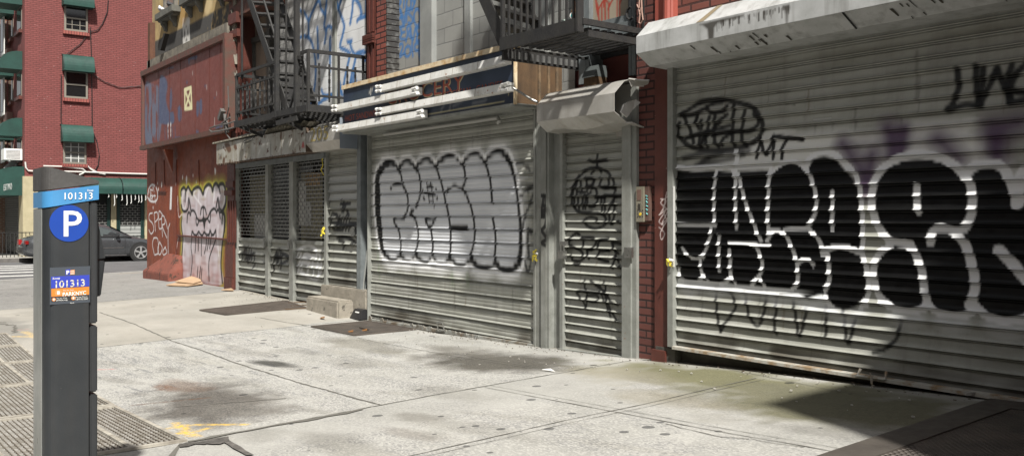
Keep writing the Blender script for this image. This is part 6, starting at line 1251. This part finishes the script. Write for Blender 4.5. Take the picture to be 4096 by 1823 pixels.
# unseen box added out of frame so its corner shades the pavement
ve=thing('shadow_caster_box',(-.2,-1.2,.3),'tall unseen box added right of the large shutter to cast the pavement shadow','enclosure')
m=MB(); m.box(-.90,2.4,-2.3,.02,.0,4.15); m.build('panel',m_redwall,ve)
m=MB()
for x in (-.9,.2,1.3,2.4): m.box(x-.03,x+.03,-2.34,-2.301,.0,4.2)
m.box(-.94,2.45,-2.36,.02,4.151,4.25); m.build('trim',m_frame2,ve)

ob_=thing('sky_blocking_building',(-20,-29,ROAD),'long dark brick building, unseen, added across the avenue to cut sky light','building')  # unseen building behind the camera, added to darken the facade's ambient light
MB().box(-75,45,-42,-29,ROAD,19).build('wall',brickmat('dark_far_brick',(.12,.06,.045),(.15,.075,.055),(.08,.06,.05)),ob_)
for fl in range(5):
    m=MB()
    for k in range(28): x=-73+k*4.2; m.box(x,x+1.3,-28.99,-28.9,3.8+fl*3,5.6+fl*3)
    m.build('window_row',m_glass,ob_)
MB().box(-74,44,-28.99,-28.8,.2,3.0).build('shop_front',m_frame2,ob_)
# ================================================================ SMALL THINGS
ic=thing('intercom',Vector(W(2570,890,-.03)),'silver intercom panel with push buttons on the oxblood brick pier','intercom')
xa,xb,xc=X_(2546,-.05),X_(2577,-.05),X_(2594,-.05); z0,z1=W(2560,888,-.05)[2],W(2560,746,-.05)[2]
MB().box(xa,xb,-.06,-.001,z0,z1).build('panel',M('brushed_panel',(.30,.28,.22),(.22,.20,.15),5,.4,.3),ic,bev=.004)
MB().box(xb+.001,xc,-.045,-.001,z0+.01,z1-.0).build('side_plate',M('brown_panel',(.14,.075,.06),(.09,.06,.05),5,.6),ic,bev=.004)
MB().box(xa+.02,xb-.03,-.064,-.0605,z1-.13,z1-.03).build('display',flat('display_brown',(.16,.10,.08),.3),ic)
m=MB()
for i in range(5): m.box(xa+.03,xb-.04,-.064,-.0605,z1-.17-i*.012,z1-.165-i*.012)
for i in range(3):
    for j in range(3): m.disc((xa+.03+i*.03,-.061,z0+.11-j*.028),.006,(0,-1,0),.003,8)
m.build('button',m_wirek,ic)
MB().disc((xb-.04,-.061,z0+.075),.015,(0,-1,0),.004,16).build('sticker',flat('yellow_sticker',(.7,.5,.05)),ic)
tt=MB()
for P in ([(2583,782),(2590,784),(2584,795),(2591,797)],[(2584,803),(2590,810),(2584,815)],[(2584,822),(2592,826)],[(2584,835),(2591,840),(2585,846)],[(2585,852),(2591,858)]): tt.tube([Vector(W(*p,-.048)) for p in P],.0045,4)
tt.build('scribble',flat('cyan_marker',(.15,.5,.5)),ic)
def tape(px,py,Y,n,s,label,seed):
    random.seed(seed); c=Vector(W(px,py,Y)); r=thing('caution_tape',c,label,'tape')
    m=MB()
    for k in range(n):
        a=random.uniform(0,6.28); L=s*random.uniform(.5,1); d=Vector((math.cos(a)*L,-random.uniform(0,.05),math.sin(a)*L-.02)); sd=Vector((-math.sin(a),0,math.cos(a)))*.018; mid=c+d*.5+Vector((0,-.03,random.uniform(-.02,.03)))
        m.add([c-sd*.6,c+sd*.6,mid+sd,mid-sd,c+d+sd*.8,c+d-sd*.7],[(0,1,2,3),(3,2,4,5)])
    m.build('strip',m_tape,r); MB().tube([c+Vector((-.02,-.01,0)),c+Vector((0,-.03,.01)),c+Vector((.02,-.01,0))],.012,6).build('knot',m_lampw,r)
tape(2150,1015,-.06,7,.09,'yellow caution tape knotted on the post right of the dollar sign shutter',3)
tape(2688,1042,-.09,4,.04,'small yellow tape scrap tied to the left rail of the large shutter',5)
tape(1296,932,-.03,6,.12,'yellow tape knotted at the right edge of the right grille gate',8)
random.seed(21)
m=MB(); m.tube([Vector(W(*p,.0)) for p in ((1298,618),(1288,640),(1292,660),(1284,680),(1295,700))],.008,5); tag(m.build('yellow_cord',m_tape,None),'thin yellow cord hanging in front of the right grille gate','cord')
for px,py in ((1064,966),(1163,972)):
    a=Vector(W(px,py,-.03)); r=thing('padlock',a,'steel padlock and chain on the %s gate post beneath the grilles'%('left' if px<1100 else 'middle'),'padlock'); MB().box(a.x-.06,a.x+.05,-.08,-.03,a.z-.10,a.z+.0).build('body',m_steel,r,bev=.01); MB().tube([a+Vector((-.04,-.02,0)),a+Vector((-.04,-.02,.06)),a+Vector((.04,-.02,.06)),a+Vector((.04,-.02,0))],.012,6).build('shackle',m_steel,r)
# dustpan with long handle
a=Vector(G(1440,1281)); dp=thing('dustpan',a,'black lobby dustpan with a long handle leaning beside the concrete steps','dustpan')
zz=a.z; m=MB(); m.add([(a.x-.26,a.y-.04,zz+.01),(a.x+.06,a.y-.04,zz+.01),(a.x+.06,a.y+.2,zz+.01),(a.x-.26,a.y+.2,zz+.01),(a.x-.22,a.y+.02,zz+.15),(a.x+.03,a.y+.02,zz+.15),(a.x+.03,a.y+.18,zz+.17),(a.x-.22,a.y+.18,zz+.17)],[(0,1,5,4),(1,2,6,5),(2,3,7,6),(3,0,4,7),(4,5,6,7),(0,3,2,1)]); m.build('pan',flat('black_plastic',(.018,.018,.02),.35),dp,bev=.008)
MB().quad((a.x-.15,a.y-.012,zz+.065),(a.x-.03,a.y-.012,zz+.065),(a.x-.03,a.y+.005,zz+.12),(a.x-.15,a.y+.005,zz+.12)).build('paper_tag',m_white,dp)
MB().tube([(a.x-.1,a.y+.1,zz+.16),Vector(W(1455,1130,-.03)),Vector(W(1470,1000,-.02))],.013,8).build('handle',flat('grey_handle',(.25,.26,.25),.4),dp)
# cardboard
cbx=thing('cardboard',Vector(G(740,1137)),'flattened brown cardboard lying at the foot of the fanged face painting','cardboard')
mcb=M('cardboard_brown',(.42,.29,.18),(.34,.23,.14),6,.85)
Gp=lambda x,y,h:Vector(G(x,y))+Vector((0,0,h))
MB().prism([Gp(665,1145,.015),Gp(750,1149,.02),Gp(812,1140,.02),Gp(800,1128,.03),Gp(720,1133,.02)],(0,0,.02)).build('sheet',mcb,cbx)
MB().prism([Gp(700,1138,.06),Gp(775,1145,.05),Gp(805,1136,.05),Gp(800,1128,.10),Gp(775,1125,.12)],(0,0,.015)).build('flap',mcb,cbx)
MB().prism([Gp(885,1165,.02),Gp(935,1167,.02),Gp(925,1160,.02)],(0,0,.02)).build('scrap',mcb,cbx)
# litter
lit=[((1205,1225),'stick'),((1195,1212),'stick'),((1185,1238),'stick'),((1283,1273),'leaf'),((1450,1323),'leaf'),((1395,1328),'leaf'),((2168,1483),'paper'),((3865,1590),'pebble')]
for i,((px,py),k) in enumerate(lit):
    g=Vector(G(px,py))+Vector((0,0,.012)); mm=MB()
    if k=='stick': a=random.uniform(-.4,.4); mm.bar(g-Vector((.05,.16*math.cos(a),0)),g+Vector((.05+.1*a,.16,.01)),.02,.012); lb='thin wooden splinter lying on the sidewalk by the concrete steps'
    elif k=='leaf': mm.prism([g,g+Vector((.09,.02,.02)),g+Vector((.16,-.02,.01)),g+Vector((.08,-.05,0))],(0,0,.006)); lb=('curled brown leaf on the sidewalk below the lower concrete step','brown leaf on the small chequered hatch, nearest the shutter','dark leaf scrap on the left of the small chequered hatch')[i-3]
    elif k=='paper': mm.prism([g,g+Vector((.06,.05,.01)),g+Vector((.16,.02,.0)),g+Vector((.07,.02,0))],(0,0,.005)); lb='thin white paper strip on the dark stained slab before the door shutter'
    else: mm.prism([g,g+Vector((.035,.0,.01)),g+Vector((.05,.03,.01)),g+Vector((.01,.035,.0))],(0,0,.02)); lb='small pale stone under the bottom rail of the large shutter'
    o=mm.build({'stick':'wood_splinter','leaf':'dead_leaf','paper':'paper_scrap','pebble':'pebble'}[k],{'stick':m_ply,'leaf':flat('dead_leaf_%d'%i,(.22,.10,.03)),'paper':m_white,'pebble':m_farside}[k],None); tag(o,lb,{'stick':'splinter','leaf':'leaf','paper':'paper','pebble':'stone'}[k],'wood splinters by the steps' if k=='stick' else None)
sp=MB()
for k in range(220):
    x=random.uniform(-16,-2.7); y=-abs(random.gauss(0,1))*.55-.08
    if x>-12.9 and x<-11.6 and y>-.4: continue
    z=float(zg(x,y))+.008; s_=random.uniform(.004,.013); sp.prism([(x,y,z),(x+s_*1.6,y+s_*.3,z),(x+s_,y+s_*1.3,z),(x-s_*.4,y+s_,z)],(0,0,s_*.7))
tag(sp.build('grit',M('grit_chips',(.55,.53,.48),(.2,.19,.17),90,.9)),'scattered grit and flakes along the foot of the shutters','grit',kind='stuff')

sp=MB()
for k in range(380):
    x=random.uniform(-16,-2.7); y=-abs(random.gauss(0,1))*.10-.06
    if x>-12.9 and x<-11.6 and y>-.4: continue
    z=float(zg(x,y))+.009; s_=random.uniform(.003,.012); sp.prism([(x,y,z),(x+s_*1.8,y+s_*.2,z),(x+s_,y+s_*.9,z),(x-s_*.4,y+s_*.7,z)],(0,0,s_*.4))
tag(sp.build('debris',M('leaf_debris',(.12,.08,.045),(.04,.035,.03),60,.9)),'dark crumbs of leaves and dirt gathered along the foot of the shutters','debris',kind='stuff')
# ================================================================ PARKING METER
XF=-4.67; mt=thing('parking_meter',(XF-.13,-5.24,float(zg(-4.8,-5.2))),'tall charcoal parking meter with a blue band and round blue P sign','parking meter')
m_body=M('charcoal_meter_paint',(.030,.033,.036),(.022,.025,.028),3,.42,.1,.05,90,streak=((.05,.045,.04),.3,9),spots=((.20,.20,.2),26,.70)); m_gal=M('brushed_side_steel',(.30,.31,.30),(.20,.21,.20),2.5,.35,.2,0,stretch=(1,1,.4),spots=((.30,.12,.10),3,.73))
m_blue=M('light_blue_band',(.06,.24,.48),(.05,.20,.41),3,.35,0,0); m_cap=M('black_cap_plastic',(.045,.043,.042),(.07,.068,.066),5,.6,0,.15,60); m_pb=flat('parking_blue',(.008,.050,.31),.35)
mz=lambda px,py:WX(px,py,XF)[2]
yA=-5.36; yB=WX(355,800,XF)[1]; yC=WX(391,800,XF)[1]; XR=XF-.27
def foot(infl=0):
    """plan outline: steel street side, rounded corner, flat face"""
    P=[(XR,yA-.0-infl)]+[(XF-.045-.0,yA-infl)]
    P=[(XR,yA-infl),(XF-.06,yA-infl)]
    for k in range(1,7): t=k/7*math.pi/2; P.append((XF-.06+(.06+infl)*math.sin(t),yA-infl+.05*(1-math.cos(t))))
    P+=[(XF+infl,yA+.06),(XF+infl,yB+.0),(XF+infl,yC+infl),(XR,yC+infl)]; return P
def column(z0f,z1f,infl=0,pts=None):
    P=pts or foot(infl); n=len(P); A=[(x,y,z0f(y)) for x,y in P]; B=[(x,y,z1f(y)) for x,y in P]
    return MB().add(A+B,[tuple(range(n-1,-1,-1)),tuple(range(n,2*n))]+[(i,(i+1)%n,n+(i+1)%n,n+i) for i in range(n)])
lin=lambda a,b:(lambda y:a+(b-a)*min(max((y-yA)/(yC-yA),0),1))
zb0,zb1=mz(170,831),mz(391,806); zt0,zt1=mz(170,766),mz(391,741); zg_=float(zg(-4.8,-5.2))-.02
P=foot(); fp=[(x,y) for x,y in P if y<=yB+.001]; fp=P[:-2]+[(XR,yB)]
column(lambda y:zg_,lin(zb0-.004,zb1+.006),pts=[p for p in P[:-2]]+[(XR,yB)]).build('body',m_body,mt)
g_=column(lambda y:zg_,lambda y:zb0-.004,pts=[(XR-.002,yA-.003),(XF-.062,yA-.003),(XF-.062,yA-.0005),(XR-.002,yA-.0005)]); g_.build('side_plate',m_gal,mt)
column(lin(zb0,zb1+.01),lin(zt0,zt1),infl=.004).build('blue_band',m_blue,mt)
# right door strips (three panels with gaps)
for a,b in ((806,1293),(1301,1567),(1575,1900)):
    zA,zB=mz(375,a)-.002,mz(375,b) if b<1850 else zg_; MB().box(XR+.01,XF-.004,yB+.006,yC,zB,zA).build('side_door',m_body,mt,bev=.006)
ye=WX(415,1100,XF-.1)[1]; 
for (za,zb2,ea,eb) in ((860,1040,.010,.050),(1042,1190,.048,.028)):
    zA,zB=mz(400,za),mz(400,zb2); m=MB(); m.add([(XR+.06,yC,zB),(XF-.05,yC,zB),(XF-.06,yC+eb,zB+.004),(XR+.07,yC+eb,zB+.004),(XR+.06,yC,zA),(XF-.05,yC,zA),(XF-.06,yC+ea,zA-.005),(XR+.07,yC+ea,zA-.005)],[(0,3,2,1),(4,5,6,7),(0,1,5,4),(1,2,6,5),(2,3,7,6),(3,0,4,7)]); m.build('coin_tray_hood',m_body,mt,bev=.004)
# sloped solar cap
c0b,c1b=zt0+.003,zt1+.004; c0,c1=mz(176,666),mz(391,722)
def capt(y): t=(y-yA)/(yC-yA); return c0+(c1-c0)*min(max((t-.08)/.92,0),1)
column(lin(c0b-.0,c1b),capt,infl=.006,pts=[(x,y) for x,y in foot(.006)]).build('solar_cap',m_cap,mt,bev=.004)
# blue P roundel
cy_,cz_=WX(276,892,XF)[1],mz(276,893); ry=(WX(354,892,XF)[1]-WX(197,892,XF)[1])/2; rz=(mz(276,820)-mz(276,966))/2
MB().prism([(XF+.0015,cy_+math.cos(k*math.pi/24)*ry,cz_+math.sin(k*math.pi/24)*rz) for k in range(48)],(.0015,0,0)).build('parking_roundel',m_pb,mt)
def ft(s,px0,px1,py0,py1,mat,name='lettering',off=.004,bold=.0,tilt=0):
    o=text(s,1.,(0,0,0),Matrix.Identity(3),mat,None,name,ext=0,bold=bold); me=o.data; co=np.empty(len(me.vertices)*3); me.vertices.foreach_get('co',co); co=co.reshape(-1,3); a,b=co.min(0),co.max(0)
    u=(co[:,0]-a[0])/(b[0]-a[0]); v=(co[:,1]-a[1])/(b[1]-a[1]); y0,y1=WX(px0,868,XF)[1],WX(px1,868,XF)[1]; z0,z1=mz((px0+px1)/2,py1),mz((px0+px1)/2,py0)
    co=np.stack([np.full(len(co),XF+off),y0+u*(y1-y0),z0+v*(z1-z0)+tilt*(u-.5)*(y1-y0)],-1); me.vertices.foreach_set('co',co.ravel().astype('f')); me.transform(Matrix.Translation(-worldloc(mt))); o.parent=mt; return o
ft('P',254,327,843,945,m_white,off=.0045,bold=.008)
ft('101313',257,369,770,797,m_white,off=.0075,bold=.004,tilt=.03); ft('Zone#',347,372,758,766,m_white,off=.0075,bold=.01)
def rectf(px0,px1,py0,py1,mat,name,off): return MB().prism([(XF+off,WX(px0,868,XF)[1],mz(px0,py1)),(XF+off,WX(px1,868,XF)[1],mz(px0,py1)+.002),(XF+off,WX(px1,868,XF)[1],mz(px0,py0)+.002),(XF+off,WX(px0,868,XF)[1],mz(px0,py0))],(.0006,0,0)).build(name,mat,mt)
rectf(199,360,1070,1218,flat('sticker_grey',(.055,.065,.08),.4),'sticker',.001); rectf(204,357,1106,1152,flat('sticker_blue',(.03,.05,.38),.4),'sticker_panel',.002); rectf(205,356,1154,1186,flat('sticker_orange',(.60,.20,.03),.4),'sticker_panel',.002); rectf(205,356,1188,1206,flat('sticker_black',(.03,.03,.03),.4),'sticker_panel',.002)
rectf(262,280,1078,1100,bpy.data.materials['sticker_blue'],'logo_panel',.0015); rectf(281,298,1080,1098,flat('logo_orange',(.6,.25,.1)),'logo_panel',.0016)
ft('P',265,277,1081,1097,m_white,off=.0035,bold=.03); ft('PARK',282,297,1082,1088,m_white,off=.0035); ft('NYC',282,297,1090,1097,m_white,off=.0035)
ft('Zone#',209,239,1109,1117,m_white,off=.0035,bold=.015); ft('101313',222,339,1119,1147,M('scratched_digits',(.62,.60,.50),(.14,.14,.13),60,.6,lo=.5,hi=.62),off=.0035,bold=.012,tilt=.03)
ft('Pay by App',252,294,1157,1163,m_white,off=.0035,tilt=.03); ft('PARKNYC',250,344,1165,1181,m_white,off=.0035,bold=.02,tilt=.03)
ft('Pay by Web',226,267,1189,1195,m_white,off=.0035); ft('parknyc.org',225,269,1196,1203,m_white,off=.0035,bold=.01); ft('Pay by Phone',302,349,1184,1190,m_white,off=.0035); ft('1.877.727.5307',302,352,1192,1198,m_white,off=.0035,bold=.01)
for (px,py,r_) in ((233,1170,13),(215,1197,7),(293,1191,8)):
    y=WX(px,868,XF)[1]; z=mz(px,py); rr=r_*4.25/F; MB().disc((XF+.0025,y,z),rr,(1,0,0),.0006,20).build('sticker_icon',flat('icon_orange',(.62,.24,.08)) if 'icon_orange' not in bpy.data.materials else bpy.data.materials['icon_orange'],mt); MB().bar((XF+.0035,y,z-rr*.5),(XF+.0035,y,z+rr*.5),rr*.7,.001,up=(1,0,0)).build('sticker_icon',m_white,mt)
ft('Powered by',280,296,1208,1214,m_white,off=.002)
